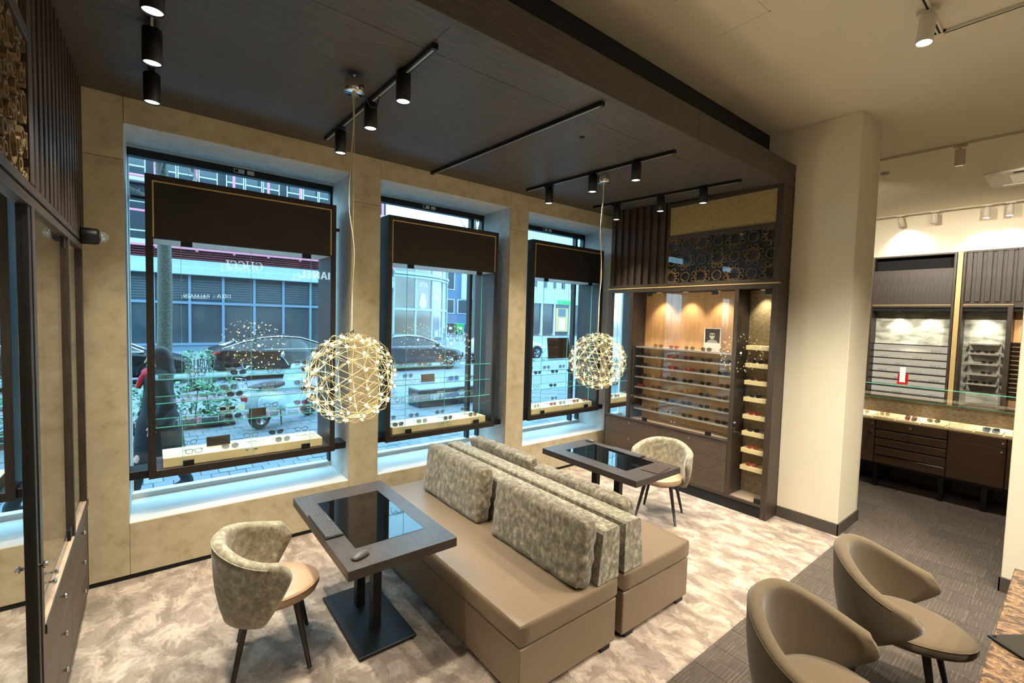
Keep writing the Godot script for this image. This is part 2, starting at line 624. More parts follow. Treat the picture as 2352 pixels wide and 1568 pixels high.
func shell() -> void:
	# floor: velvet-pile carpet in the window bay, ribbed carpet planks in the rest
	var fl := struct("floor", "floor of pale mottled carpet and grey ribbed carpet planks", "floor")
	bx("slab", fl, M.plank_joint, Vector3(-1.2, -0.3, -0.72), Vector3(11.6, -0.02, 8.8))
	bx("plank_bed", fl, M.plank_joint, Vector3(1.72, -0.02, 0.0), Vector3(9.475, -0.003, 6.2))
	bx("carpet", fl, M.carpet, Vector3(-1.2, -0.02, -0.0), Vector3(5.62, 0.0, 3.19))
	var proto: MeshInstance3D = null
	for i in 40:
		for j in 6:
			var x := 1.72 + 0.25 * i
			var z := 0.19 + j * 1.0 + (0.5 if i % 2 else 0.0)
			if x > 9.4 or (x < 5.5 and z < 3.1) or z > 5.2:
				continue
			var z0 := maxf(z, 3.193) if x < 5.6 else z
			var z1 := z + 1.0
			var pc := bx("plank", fl, M["tile_%d" % ((i * 7 + j * 3) % 4)], Vector3(x, -0.02, z0), Vector3(x + 0.2465, 0.0, z1 - 0.0035))
			if proto == null: proto = pc
	for i in range(1, 16, 2):                       # the half planks along the carpet edge
		var x := 1.72 + 0.25 * i
		bx("plank", fl, M["tile_%d" % (i % 4)], Vector3(x, -0.02, 3.193), Vector3(x + 0.2465, 0.0, 3.6865))
	bx("carpet_field", fl, M.tile_0, Vector3(-1.2, -0.02, 3.193), Vector3(1.718, 0.0, 8.7))
	bx("carpet_field", fl, M.tile_1, Vector3(1.72, -0.02, 6.2), Vector3(11.5, 0.0, 8.7))
	bx("carpet_field", fl, M.tile_2, Vector3(9.475, -0.02, 0.0), Vector3(11.5, 0.0, 6.2))
	bx("carpet_field", fl, M.tile_2, Vector3(5.62, -0.02, 0.0), Vector3(9.47, 0.0, 0.7))
	# outer walls
	var wl := struct("wall_left", "white painted side wall behind the slatted cabinet", "wall")
	bx("wall", wl, M.white_paint, Vector3(-1.3, 0, -0.7), Vector3(-1.1, 4.6, 8.8))
	var wb := struct("wall_back", "white painted rear wall of the shop", "wall")
	bx("wall", wb, M.white_paint, Vector3(-1.3, 0, 8.6), Vector3(11.6, 4.6, 8.8))
	var wf := struct("wall_far", "white wall above the far eyewear shelves", "wall")
	bx("wall", wf, M.white_paint, Vector3(11.4, 0, -0.7), Vector3(11.6, 4.6, 8.8))
	# the white passage wall: a pier on each side of the opening
	var wr := struct("wall_right", "cream white wall with an opening to the next room", "wall")
	bx("pier", wr, M.white_paint, Vector3(5.58, 0, 2.55), Vector3(6.23, WHITE, 3.14), 0.004)
	bx("wall_over_cabinet", wr, M.white_paint, Vector3(5.58, 3.93, 2.2), Vector3(6.23, WHITE, 2.551))
	bx("wall_behind_cabinet", wr, M.white_paint, Vector3(5.78, 0, -0.02), Vector3(6.23, WHITE, 2.552))
	bx("pier", wr, M.white_paint, Vector3(5.56, 0, 4.31), Vector3(6.2, WHITE, 5.4), 0.004)
	bx("wall", wr, M.white_paint, Vector3(5.6, 0, 5.4), Vector3(6.2, WHITE, 8.6))
	var bb := struct("baseboard_right", "dark wooden baseboard around the white piers", "baseboard")
	for a in [[Vector3(5.565, 0, 2.552), Vector3(5.58, 0.125, 3.155)], [Vector3(5.565, 0, 3.14), Vector3(6.24, 0.125, 3.155)], [Vector3(5.545, 0, 4.297), Vector3(5.56, 0.125, 5.4)], [Vector3(5.545, 0, 4.297), Vector3(6.2, 0.125, 4.31)]]:
		bx("board", bb, M.dark_wood_across, a[0], a[1], 0.003)
	# white ceiling with its hatch
	var ce := struct("ceiling", "white plaster ceiling with a flush access hatch", "ceiling")
	bx("plaster", ce, M.ceiling_paint, Vector3(-1.3, WHITE, -0.7), Vector3(11.6, WHITE + 0.25, 8.8))
	bx("access_hatch", ce, M.ceiling_paint, Vector3(2.78, WHITE - 0.006, 2.79), Vector3(3.36, WHITE + 0.01, 3.16))
	bx("hatch_gap", ce, M.black_matt, Vector3(3.363, WHITE - 0.001, 2.79), Vector3(3.37, WHITE + 0.01, 3.17))


func window_wall() -> void:
	var w := struct("wall_window", "beige concrete-look panelled wall with three deep window recesses", "wall")
	var x0 := -1.3
	var x1 := 11.6
	bx("core", w, M.reveal, Vector3(x0, -0.3, -0.7), Vector3(x1, SILL - 0.02, -0.018))
	bx("core", w, M.reveal, Vector3(x0, HEAD, -0.7), Vector3(x1, 4.6, -0.018))
	var edges := [x0, WINDOWS[0][0], WINDOWS[0][1], WINDOWS[1][0], WINDOWS[1][1], WINDOWS[2][0], WINDOWS[2][1], x1]
	for i in range(0, 8, 2):
		bx("core", w, M.reveal, Vector3(edges[i], SILL - 0.02, -0.7), Vector3(edges[i + 1], HEAD, -0.018))
		# cladding: pier panels, cut at a joint near the top
		for span in [[0.035, 3.298], [3.302, 3.9]]:
			bx("panel", w, M.plaster, Vector3(edges[i] + 0.0015, span[0], -0.018), Vector3(edges[i + 1] - 0.0015, span[1], 0.0), 0.0015)
	for k in 3:
		var a: float = WINDOWS[k][0]
		var b: float = WINDOWS[k][1]
		bx("panel", w, M.plaster, Vector3(a + 0.0015, 0.035, -0.018), Vector3(b - 0.0015, SILL, 0.0), 0.0015)
		bx("panel", w, M.plaster, Vector3(a + 0.0015, HEAD, -0.018), Vector3(b - 0.0015, 3.9, 0.0), 0.0015)
		bx("window_board", w, M.sill, Vector3(a, SILL - 0.02, -0.7), Vector3(b, SILL, -0.018), 0.002)
	# the storeys above and the neighbouring houses of the same block
	bx("upper_storeys", w, M.outer_brick, Vector3(-16, 4.62, -0.7), Vector3(30, 15.0, 8.8))
	bx("neighbour_wall", w, M.outer_brick, Vector3(-16, 0, -0.7), Vector3(-1.32, 4.62, -0.2))
	bx("neighbour_wall", w, M.outer_brick, Vector3(11.62, 0, -0.7), Vector3(30, 4.62, -0.2))
	bx("skirting_gap", w, M.black_gap, Vector3(x0, 0.0, -0.02), Vector3(x1, 0.035, -0.004))
	for k in 3:
		var a: float = WINDOWS[k][0]
		var b: float = WINDOWS[k][1]
		var o := struct("window_%d" % (k + 1), ["tall window looking out on the white scooter", "tall window looking out on the dark street bench", "tall window beside the glass-fronted cabinet"][k], "window")
		bx("head_frame", o, M.frame_black, Vector3(a, HEAD - 0.078, -0.69), Vector3(b, HEAD, -0.60), 0.003)
		bx("head_bead", o, M.sill, Vector3(a, HEAD - 0.012, -0.6), Vector3(b, HEAD, -0.55))
		bx("jamb_frame", o, M.sill, Vector3(a, SILL + 0.045, -0.69), Vector3(a + 0.012, HEAD - 0.078, -0.655), 0.002)
		bx("jamb_frame", o, M.frame_black, Vector3(b - 0.022, SILL + 0.045, -0.69), Vector3(b, HEAD - 0.078, -0.61), 0.002)
		bx("transom", o, M.frame_black, Vector3(a + 0.022, 3.137, -0.68), Vector3(b - 0.022, 3.163, -0.62), 0.002)
		bx("bottom_frame", o, M.sill, Vector3(a, SILL, -0.69), Vector3(b, SILL + 0.045, -0.60), 0.002)
		if k > 0:
			bx("mullion", o, M.frame_black, Vector3(b - 0.20, SILL + 0.045, -0.69), Vector3(b - 0.155, HEAD - 0.078, -0.61), 0.002)
		bx("pane", o, M.window_glass, Vector3(a + 0.022, SILL + 0.045, -0.655), Vector3(b - 0.022, 3.137, -0.645))
		bx("pane", o, M.window_glass, Vector3(a + 0.022, 3.163, -0.655), Vector3(b - 0.022, HEAD - 0.078, -0.645))
		var mid := (a + b) / 2.0 + 0.02
		for s in [[0.0, 0.09], [0.115, 0.06]]:
			bx("sticker", o, M.white_card, Vector3(mid + s[0] - 0.09, HEAD - 0.062, -0.602), Vector3(mid + s[0] + s[1] - 0.09, HEAD - 0.022, -0.598))
		bx("sticker_mark", o, M.black_matt, Vector3(mid - 0.084, HEAD - 0.056, -0.5985), Vector3(mid - 0.052, HEAD - 0.028, -0.5972))
		bx("catch", o, M.chrome, Vector3(b - 0.17, SILL, -0.58), Vector3(b - 0.05, SILL + 0.012, -0.565), 0.002)


func dark_ceiling() -> void:
	var o := struct("ceiling_bay", "lowered ceiling of dark stained wood panels over the window bay", "ceiling")
	var xs := [-1.1, 1.25, 3.63, 5.78]
	var zs := [0.0, 2.2, 2.50]
	for i in 3:
		for j in 2:
			var st := S()
			var p := []
			for up in [0.0, 0.03]:
				for c in [[0, 0], [1, 0], [1, 1], [0, 1]]:
					var x: float = xs[i + c[0]] + (0.0015 if c[0] == 0 else -0.0015)
					var z: float = zs[j + c[1]] + (0.0015 if c[1] == 0 else -0.0015)
					p.append(Vector3(x, dark_y(z) + up, z))
			hexa(st, p)
			put("panel", st, M.dark_wood_across, o)
	bx("backing", o, M.black_gap, Vector3(-1.1, 3.81, 0.0), Vector3(5.78, 3.84, 2.5))
	bx("bulkhead", o, M.black_matt, Vector3(-1.1, 3.84, 2.18), Vector3(5.58, WHITE, 2.26))
	# the portal that frames the bay
	var t := struct("trim_1", "dark wooden portal framing the window bay", "trim")
	bx("header_board", t, M.dark_wood_across, Vector3(-1.1, dark_y(2.55), 2.5), Vector3(3.59, 3.93, 2.55), 0.002)
	bx("header_board", t, M.dark_wood_across, Vector3(3.593, dark_y(2.55), 2.5), Vector3(5.578, 3.93, 2.55), 0.002)
	bx("post", t, M.dark_wood, Vector3(5.31, 0.0, 2.485), Vector3(5.578, dark_y(2.55), 2.55), 0.002)
	bx("top_board", t, M.dark_wood_across, Vector3(-1.1, 3.9, 2.27), Vector3(5.578, 3.93, 2.5))


func fret(st: SurfaceTool, at: Vector3, u: Vector3, v: Vector3, size: Vector2, bar: float, deep: Vector3) -> void:
	# a chequer of eight-pointed stars and octagons, with five-sided rings and small crosses between them; bars are cut at the frame
	var a := 0.205
	var segs := []
	var ring := func(c: Vector2, n: int, r0: float, r1: float, turn: float) -> void:
		for k in n:
			var w := TAU * k / n + turn
			var w2 := TAU * (k + 1) / n + turn
			segs.append([c + Vector2(cos(w), sin(w)) * (r1 if k % 2 else r0), c + Vector2(cos(w2), sin(w2)) * (r0 if k % 2 else r1)])
	for i in range(-1, int(size.x / a) + 2):
		for j in range(-1, int(size.y / a) + 2):
			var c := Vector2((i + 0.2) * a, (j + 0.35) * a)
			if (i + j) % 2 == 0:
				ring.call(c, 16, 0.086, 0.052, 0.0)
				for k in 8:
					var w := TAU * (k + 0.5) / 8.0
					ring.call(c + Vector2(cos(w), sin(w)) * 0.098, 5, 0.027, 0.027, w)
			else:
				ring.call(c, 8, 0.060, 0.060, PI / 8.0)
	for s in segs:
		var p: Vector2 = s[0]
		var q: Vector2 = s[1]
		var lo := Vector2(0.003, 0.003)
		var hi := size - lo
		if (p.clamp(lo, hi) - p).length() > 0.03 or (q.clamp(lo, hi) - q).length() > 0.03: continue
		p = p.clamp(lo, hi)
		q = q.clamp(lo, hi)
		if p.distance_to(q) < 0.004: continue
		var d := (q - p).normalized()
		var n := Vector2(-d.y, d.x) * bar / 2.0
		p -= d * bar * 0.3
		q += d * bar * 0.3
		var rg := [p - n, q - n, q + n, p + n]
		var h := []
		for k in 4: h.append(at + u * rg[k].x + v * rg[k].y)
		for k in 4: h.append(h[k] + deep)
		hexa(st, h)


# ------------------------------------------------------------------ built-in cabinets
func knob(parent: Node, at: Vector3, axis: Vector3, r := 0.011) -> void:
	var st := S(true)
	lathe(st, [[r * 0.5, 0.0], [r * 0.5, r], [r, r * 1.2], [r, r * 1.9], [r * 0.8, r * 2.2], [0.0005, r * 2.25]], at, 10, axis)
	put("knob", st, M.chrome, parent)


func downlight(parent: Node, at: Vector3, energy: float, half_angle: float, aim := Vector3.DOWN, r := 0.03, warm := Color(1.0, 0.95, 0.86)) -> void:
	var st := S(true)
	lathe(st, [[r * 1.25, 0.0], [r * 1.25, -0.006], [r, -0.006], [r * 0.95, 0.004]], at, 14)
	put("lamp_ring", st, M.lamp_white, parent)
	var f := S(true)
	lathe(f, [[r * 0.97, -0.002], [0.0005, -0.0021]], at, 14)
	put("lamp_face", f, M.down_face, parent)
	spot(parent, at + Vector3(0, -0.012, 0), aim, energy, half_angle, r, warm)


func spot(parent: Node, at: Vector3, aim: Vector3, energy: float, half_angle: float, r: float, c: Color, blend := 0.7) -> void:
	var l := SpotLight3D.new()
	l.name = "light"
	l.light_color = c
	l.light_energy = energy
	l.spot_angle = half_angle
	l.spot_angle_attenuation = blend
	l.spot_range = 14.0
	l.spot_attenuation = 2.0
	l.light_size = r
	l.shadow_enabled = true
	parent.add_child(l, true)
	l.position = at - O
	var up := Vector3.RIGHT if absf(aim.normalized().y) > 0.98 else Vector3.UP
	l.basis = Basis.looking_at(aim.normalized(), up)


func cabinet_by_passage() -> void:          # the wall cabinet with oak back, front at x = 5.31
	var f := 5.31
	var o := thing("wall_cabinet", "dark wood wall cabinet with lit oak display behind glass doors and drawers below", "cabinet", Vector3(f, 0, 1.37))
	var dw: Material = M.dark_wood
	bx("plinth", o, M.black_matt, Vector3(f + 0.015, 0, 0.22), Vector3(5.76, 0.13, 2.484))
	for z in [[0.22, 0.285], [0.61, 0.66], [2.08, 2.13]]:
		bx("post", o, dw, Vector3(f, 0.13 if z[0] > 2.0 else 0.80, z[0]), Vector3(f + 0.04, 2.575, z[1]), 0.002)
	bx("bottom_rail", o, dw, Vector3(f, 0.13, 0.22), Vector3(f + 0.03, 0.155, 2.08), 0.001)
	bx("bottom_rail", o, dw, Vector3(f, 0.13, 2.13), Vector3(f + 0.03, 0.16, 2.485), 0.001)
	bx("end_stile", o, dw, Vector3(f, 0.13, 0.22), Vector3(f + 0.03, 0.80, 0.238), 0.001)
	bx("counter_edge", o, M.dark_wood_deep, Vector3(f - 0.004, 0.775, 0.22), Vector3(f + 0.05, 0.80, 2.08), 0.002)
	bx("counter", o, M.counter_wood, Vector3(f + 0.05, 0.775, 0.285), Vector3(5.66, 0.80, 2.08))
	bx("carcass", o, dw, Vector3(f + 0.03, 0.155, 0.24), Vector3(5.7, 0.775, 2.08))
	# drawers: three rows in two bays
	var rows_y := [[0.158, 0.351], [0.354, 0.548], [0.551, 0.772]]
	for bay in [[0.241, 1.148, 0.69], [1.151, 2.077, 1.61]]:
		for y in rows_y:
			var d := bx("drawer", o, M.drawer_wood, Vector3(f + 0.004, y[0], bay[0]), Vector3(f + 0.028, y[1], bay[1]), 0.002)
			knob(d, Vector3(f + 0.004, y[1] - 0.042, bay[2]), Vector3(-1, 0, 0), 0.012)
	# header, brass line, upper part
	bx("head_rail", o, M.dark_wood_deep, Vector3(f, 2.575, 0.22), Vector3(f + 0.06, 2.624, 2.485), 0.002)
	bx("brass_line", o, M.gold_strip, Vector3(f - 0.004, 2.625, 0.21), Vector3(f + 0.05, 2.638, 2.552))
	bx("upper_rail", o, M.dark_wood_deep, Vector3(f, 2.639, 0.22), Vector3(f + 0.06, 2.68, 2.485), 0.002)
	bx("upper_back", o, dw, Vector3(f + 0.035, 2.68, 0.22), Vector3(f + 0.06, dark_y(1.0), 2.485))
	bx("vitrine_top", o, M.black_matt, Vector3(f + 0.06, 2.575, 0.22), Vector3(5.7, 2.62, 2.485))
	for k in 8:
		var z := 0.235 + 0.118 * k
		bx("slat", o, dw, Vector3(f, 2.68, z), Vector3(f + 0.036, dark_y(z) - 0.01, z + 0.062), 0.003)
	bx("frame_stile", o, dw, Vector3(f, 2.68, 1.165), Vector3(f + 0.04, dark_y(1.2), 1.185), 0.001)
	bx("frame_rail", o, M.dark_wood_deep, Vector3(f, 3.235, 1.185), Vector3(f + 0.04, 3.285, 2.485), 0.001)
	bx("frame_rail", o, M.dark_wood_deep, Vector3(f, 3.652, 1.185), Vector3(f + 0.04, dark_y(2.2), 2.485), 0.001)
	bx("gold_panel", o, M.gold_panel, Vector3(f + 0.02, 3.285, 1.185), Vector3(f + 0.035, 3.652, 2.485))
	bx("fret_ground", o, M.fret_back, Vector3(f + 0.03, 2.68, 1.185), Vector3(f + 0.036, 3.235, 2.485))
	var st := S()
	fret(st, Vector3(f + 0.012, 2.68, 1.185), Vector3(0, 0, 1), Vector3.UP, Vector2(1.30, 0.555), 0.0056, Vector3(0.018, 0, 0))
	tag(put("fretwork", st, M.bronze_fret, o), "bronze star-pattern fretwork", "", "", "stuff")
	bx("fret_glass", o, M.glass, Vector3(f + 0.004, 2.682, 1.187), Vector3(f + 0.008, 3.233, 2.483))
	# mirror bay next to the window
	bx("mirror", o, M.mirror, Vector3(f + 0.03, 0.80, 0.285), Vector3(f + 0.04, 2.575, 0.61))
	# lit vitrine
	bx("oak_back", o, M.oak_back, Vector3(5.62, 0.80, 0.66), Vector3(5.66, 2.575, 2.08))
	bx("side_panel", o, dw, Vector3(f + 0.04, 0.80, 0.64), Vector3(5.66, 2.575, 0.66))
	bx("side_panel", o, dw, Vector3(f + 0.04, 0.155, 2.085), Vector3(5.66, 2.575, 2.125))
	for y in SHELVES:
		var sh := bx("shelf", o, M.shelf_grey, Vector3(5.42, y - 0.014, 0.665), Vector3(5.62, y, 2.078), 0.001)
		bx("shelf_lip", sh, M.shelf_grey, Vector3(5.415, y - 0.018, 0.665), Vector3(5.42, y + 0.004, 2.078))
	for z in [[0.662, 0.878], [0.882, 1.368], [1.372, 1.868], [1.872, 2.078]]:
		var p := bx("glass_door" if z[1] - z[0] > 0.4 else "glass_panel", o, M.door_glass, Vector3(f + 0.012, 0.805, z[0]), Vector3(f + 0.018, 2.57, z[1]))
		if z[1] - z[0] > 0.4:
			var hz: float = z[0] if z[0] < 1.0 else z[1] - 0.07
			for y in [[0.805, 0.855], [2.52, 2.57]]:
				bx("hinge", p, M.black_metal, Vector3(f + 0.006, y[0], hz), Vector3(f + 0.026, y[1], hz + 0.07), 0.002)
			knob(p, Vector3(f + 0.012, 0.88, 1.345 if z[0] < 1.0 else 1.395), Vector3(-1, 0, 0), 0.013)
	for z in [0.98, 1.37, 1.80]:
		downlight(o, Vector3(5.46, 2.57, z), 0.55, 42.0, Vector3(0.25, -1, 0), 0.032, Color(1.0, 0.91, 0.76))
	# narrow bay with eight cream ledges
	bx("bay_back", o, M.velvet_back, Vector3(5.60, 0.16, 2.13), Vector3(5.64, 2.575, 2.485))
	bx("bay_floor", o, M.counter_wood, Vector3(f + 0.02, 0.15, 2.13), Vector3(5.62, 0.165, 2.485))
	for y in LEDGES:
		bx("ledge", o, M.cream, Vector3(5.42, y - 0.05, 2.19), Vector3(5.60, y, 2.44), 0.002)
	var gd := bx("glass_door", o, M.glass, Vector3(f + 0.012, 0.165, 2.133), Vector3(f + 0.018, 2.57, 2.482))
	for y in [[0.165, 0.215], [2.51, 2.57]]:
		bx("hinge", gd, M.black_metal, Vector3(f + 0.006, y[0], 2.41), Vector3(f + 0.026, y[1], 2.482), 0.002)
	knob(gd, Vector3(f + 0.012, 1.03, 2.16), Vector3(-1, 0, 0), 0.013)
	downlight(o, Vector3(5.50, 2.57, 2.32), 0.5, 40.0, Vector3(0.15, -1, 0), 0.028, Color(1.0, 0.93, 0.80))


const SHELVES := [1.82, 1.69, 1.545, 1.395, 1.25, 1.105, 0.945]
const LEDGES := [1.93, 1.725, 1.525, 1.33, 1.125, 0.93, 0.73, 0.525]


func cabinet_beside_entrance() -> void:     # the cabinet seen almost edge on, front at x = -0.38
	var f := -0.38
	var o := thing("slatted_cabinet", "dark wood cabinet with vertical slats, glass doors, mirror door and drawers", "cabinet", Vector3(f, 0, 1.6))
	var dw: Material = M.dark_wood
	var z_end := 3.4
	bx("plinth", o, M.black_matt, Vector3(-1.0, 0, 0.20), Vector3(f - 0.02, 0.10, 1.88))
	bx("carcass", o, dw, Vector3(-1.0, 0.10, 0.18), Vector3(f - 0.03, 0.74, 1.88))
	bx("end_stile", o, dw, Vector3(f - 0.03, 0.10, 0.17), Vector3(f, 0.74, 0.186), 0.001)
	for bay in [[0.19, 1.027, 0.605], [1.03, 1.868, 1.45]]:
		for y in [[0.13, 0.318], [0.321, 0.515], [0.518, 0.715]]:
			var d := bx("drawer", o, M.drawer_wood, Vector3(f - 0.026, y[0], bay[0]), Vector3(f - 0.002, y[1], bay[1]), 0.002)
			knob(d, Vector3(f - 0.002, y[1] - 0.04, bay[2]), Vector3(1, 0, 0), 0.012)
	bx("bottom_rail", o, dw, Vector3(f - 0.03, 0.10, 0.186), Vector3(f, 0.128, 1.87), 0.001)
	bx("counter", o, M.counter_wood, Vector3(-0.9, 0.74, 0.17), Vector3(f, 0.762, 1.875), 0.002)
	bx("counter_edge", o, dw, Vector3(f, 0.722, 0.17), Vector3(f + 0.006, 0.765, 1.875), 0.001)
	for z in [[0.17, 0.21], [0.82, 0.865], [1.875, 1.93]]:
		bx("post", o, dw, Vector3(f - 0.045, 0.762 if z[0] < 1.5 else 0.0, z[0]), Vector3(f, 2.575, z[1]), 0.002)
	bx("side_panel", o, dw, Vector3(-0.9, 0.762, 0.17), Vector3(f - 0.045, 2.575, 0.2))
	bx("side_panel", o, dw, Vector3(-0.9, 0.762, 0.83), Vector3(f - 0.045, 2.575, 0.855))
	bx("back_panel", o, M.velvet_back, Vector3(-0.92, 0.762, 0.17), Vector3(-0.9, 2.575, 1.9))
	for z in [[0.212, 0.818, "glass_panel"], [0.867, 1.59, "glass_door"], [1.594, 1.873, "glass_panel"]]:
		var p := bx(z[2], o, M.door_glass, Vector3(f - 0.026, 0.766, z[0]), Vector3(f - 0.020, 2.572, z[1]))
		if z[2] == "glass_door":
			bx("hinge", p, M.black_metal, Vector3(f - 0.034, 2.51, z[0]), Vector3(f - 0.012, 2.572, z[0] + 0.07), 0.002)
			bx("hinge", p, M.black_metal, Vector3(f - 0.034, 0.766, z[0]), Vector3(f - 0.012, 0.83, z[0] + 0.07), 0.002)
			knob(p, Vector3(f - 0.02, 0.86, 1.56), Vector3(1, 0, 0), 0.013)
			knob(p, Vector3(f - 0.02, 0.84, 1.62), Vector3(1, 0, 0), 0.013)
	bx("head_rail", o, M.dark_wood_deep, Vector3(f - 0.06, 2.575, 0.17), Vector3(f, 2.615, z_end), 0.002)
	bx("shadow_gap", o, M.black_matt, Vector3(f - 0.06, 2.615, 0.17), Vector3(f - 0.015, 2.63, z_end))
	bx("upper_rail", o, M.dark_wood_deep, Vector3(f - 0.06, 2.63, 0.17), Vector3(f, 2.668, z_end), 0.002)
	bx("upper_back", o, dw, Vector3(f - 0.06, 2.668, 0.0), Vector3(f - 0.03, dark_y(1.6), z_end))
	bx("upper_body", o, dw, Vector3(-1.0, 2.6, 0.17), Vector3(f - 0.06, 3.84, z_end))
	for k in 15:
		var z := 0.04 + 0.122 * k
		bx("slat", o, dw, Vector3(f - 0.032, 2.668, z), Vector3(f, dark_y(z) - 0.01, z + 0.062), 0.003)
	bx("fret_stile", o, dw, Vector3(f - 0.03, 2.668, 1.88), Vector3(f + 0.004, dark_y(1.9), 1.96), 0.002)
	bx("fret_rail", o, M.dark_wood_deep, Vector3(f - 0.03, 3.21, 1.96), Vector3(f + 0.01, 3.26, z_end), 0.002)
	bx("fret_ground", o, M.fret_back, Vector3(f - 0.03, 2.668, 1.96), Vector3(f - 0.022, 3.21, z_end))
	var st := S()
	fret(st, Vector3(f - 0.02, 2.668, 1.97), Vector3(0, 0, 1), Vector3.UP, Vector2(1.4, 0.54), 0.0056, Vector3(0.018, 0, 0))
	tag(put("fretwork", st, M.bronze_fret, o), "bronze star-pattern fretwork", "", "", "stuff")
	bx("gold_panel", o, M.gold_panel, Vector3(f - 0.03, 3.26, 1.96), Vector3(f - 0.02, dark_y(2.5), z_end))
	# mirror door
	bx("mirror_carcass", o, dw, Vector3(-1.0, 0.0, 1.93), Vector3(f - 0.06, 2.575, z_end))
	bx("mirror", o, M.mirror, Vector3(f - 0.03, 0.06, 1.96), Vector3(f - 0.024, 2.575, z_end))
	bx("door_stile", o, M.frame_black, Vector3(f - 0.03, 0.0, 1.93), Vector3(f - 0.005, 2.575, 1.975), 0.002)
	bx("door_rail", o, M.frame_black, Vector3(f - 0.03, 0.0, 1.96), Vector3(f - 0.005, 0.06, z_end), 0.002)
	knob(o, Vector3(f - 0.006, 1.07, 1.955), Vector3(1, 0, 0), 0.014)


# ------------------------------------------------------------------ hanging display cases in the windows
func display_case(k: int) -> void:
	var x0: float = CASES[k][0]
	var x1: float = CASES[k][1]
	var zf := -0.06
	var zb := -0.50
	var o := thing("display_case", ["black display case hanging in the window with the scooter behind", "black display case hanging in the window with the street bench behind", "black display case hanging in the window beside the wall cabinet"][k], "display case", Vector3((x0 + x1) / 2.0, 0.765, -0.28), "display cases in the windows")
	var fb: Material = M.case_wood
	bx("side_panel", o, fb, Vector3(x0, 0.765, zb), Vector3(x0 + 0.05, 3.243, zf), 0.002)
	bx("side_panel", o, fb, Vector3(x1 - 0.05, 0.765, zb), Vector3(x1, 3.243, zf), 0.002)
	bx("top_panel", o, fb, Vector3(x0 + 0.05, 3.2, zb), Vector3(x1 - 0.05, 3.243, zf), 0.001)
	bx("bottom_panel", o, M.case_wood, Vector3(x0 + 0.05, 0.765, zb), Vector3(x1 - 0.05, 0.83, zf), 0.002)
	var hd := bx("header_panel", o, M.case_wood_across, Vector3(x0 + 0.05, 2.735, zf - 0.03), Vector3(x1 - 0.05, 3.2, zf - 0.002), 0.001)
	bx("header_back", hd, M.case_wood_across, Vector3(x0 + 0.05, 2.735, zb), Vector3(x1 - 0.05, 3.2, zb + 0.02))
	bx("header_soffit", hd, M.sill, Vector3(x0 + 0.05, 2.735, zb + 0.02), Vector3(x1 - 0.05, 2.745, zf - 0.03))
	for g in [[Vector3(x0 + 0.046, 3.184, 0), Vector3(x1 - 0.046, 3.195, 0)], [Vector3(x0 + 0.046, 2.745, 0), Vector3(x0 + 0.056, 3.184, 0)], [Vector3(x1 - 0.056, 2.745, 0), Vector3(x1 - 0.046, 3.184, 0)]]:
		bx("gold_line", o, M.gold_strip, g[0] + Vector3(0, 0, zf - 0.004), g[1] + Vector3(0, 0, zf + 0.002))
	# glass front: two doors between two fixed panels
	var w := x1 - x0
	var s0 := x0 + 0.23
	var s1 := x1 - 0.235
	var mid := (s0 + s1) / 2.0
	for p in [[x0 + 0.052, s0 - 0.001, "glass_panel"], [s0 + 0.001, mid - 0.0015, "glass_door"], [mid + 0.0015, s1 - 0.001, "glass_door"], [s1 + 0.001, x1 - 0.052, "glass_panel"]]:
		var g := bx(p[2], o, M.door_glass, Vector3(p[0], 0.834, zf - 0.017), Vector3(p[1], 2.732, zf - 0.011))
		if p[2] == "glass_door":
			var hx: float = p[0] if p[0] < mid - 0.1 else p[1] - 0.078
			for y in [[0.834, 0.882], [2.692, 2.735]]:
				bx("hinge", g, M.black_metal, Vector3(hx, y[0], zf - 0.022), Vector3(hx + 0.078, y[1], zf - 0.004), 0.002)
			knob(g, Vector3(mid + (-0.035 if p[0] < mid - 0.1 else 0.035), 0.905, zf - 0.011), Vector3(0, 0, 1), 0.013)
	for e in [s0, mid, s1]:
		bx("pane_edge", o, M.glass_edge, Vector3(e - 0.0012, 0.834, zf - 0.0175), Vector3(e + 0.0012, 2.732, zf - 0.0105))
	for y in [1.585, 1.385, 1.184]:
		var sh := bx("glass_shelf", o, M.glass, Vector3(x0 + 0.052, y - 0.008, zb + 0.02), Vector3(x1 - 0.052, y, -0.10))
		bx("shelf_edge", sh, M.glass_edge, Vector3(x0 + 0.052, y - 0.008, -0.10), Vector3(x1 - 0.052, y, -0.0985))
		bx("shelf_edge", sh, M.glass_edge, Vector3(x0 + 0.052, y - 0.008, zb + 0.0185), Vector3(x1 - 0.052, y, zb + 0.02))
	var pf := bx("platform", o, M.cream, Vector3(x0 + 0.096, 0.832, -0.44), Vector3(x1 - 0.11, 0.906, -0.105), 0.002)
	bx("platform_top", pf, M.cream_top, Vector3(x0 + 0.096, 0.906, -0.44), Vector3(x1 - 0.11, 0.909, -0.105))
	for t in [0.2, 0.5, 0.8]:
		downlight(o, Vector3(x0 + 0.06 + (w - 0.12) * t, 2.742, -0.27), 0.5, 40.0, Vector3.DOWN, 0.028, Color(1.0, 0.95, 0.85))
	for b in [[x1, WINDOWS[k][1]], [WINDOWS[k][0], x0]]:
		bx("wall_bracket", o, M.black_metal, Vector3(b[0], 0.768, -0.30), Vector3(b[1], 0.836, zf - 0.04), 0.003)
	bx("wall_bracket", o, M.black_metal, Vector3(x1, 3.0, -0.16), Vector3(WINDOWS[k][1] - 0.07, 3.03, -0.13), 0.003)


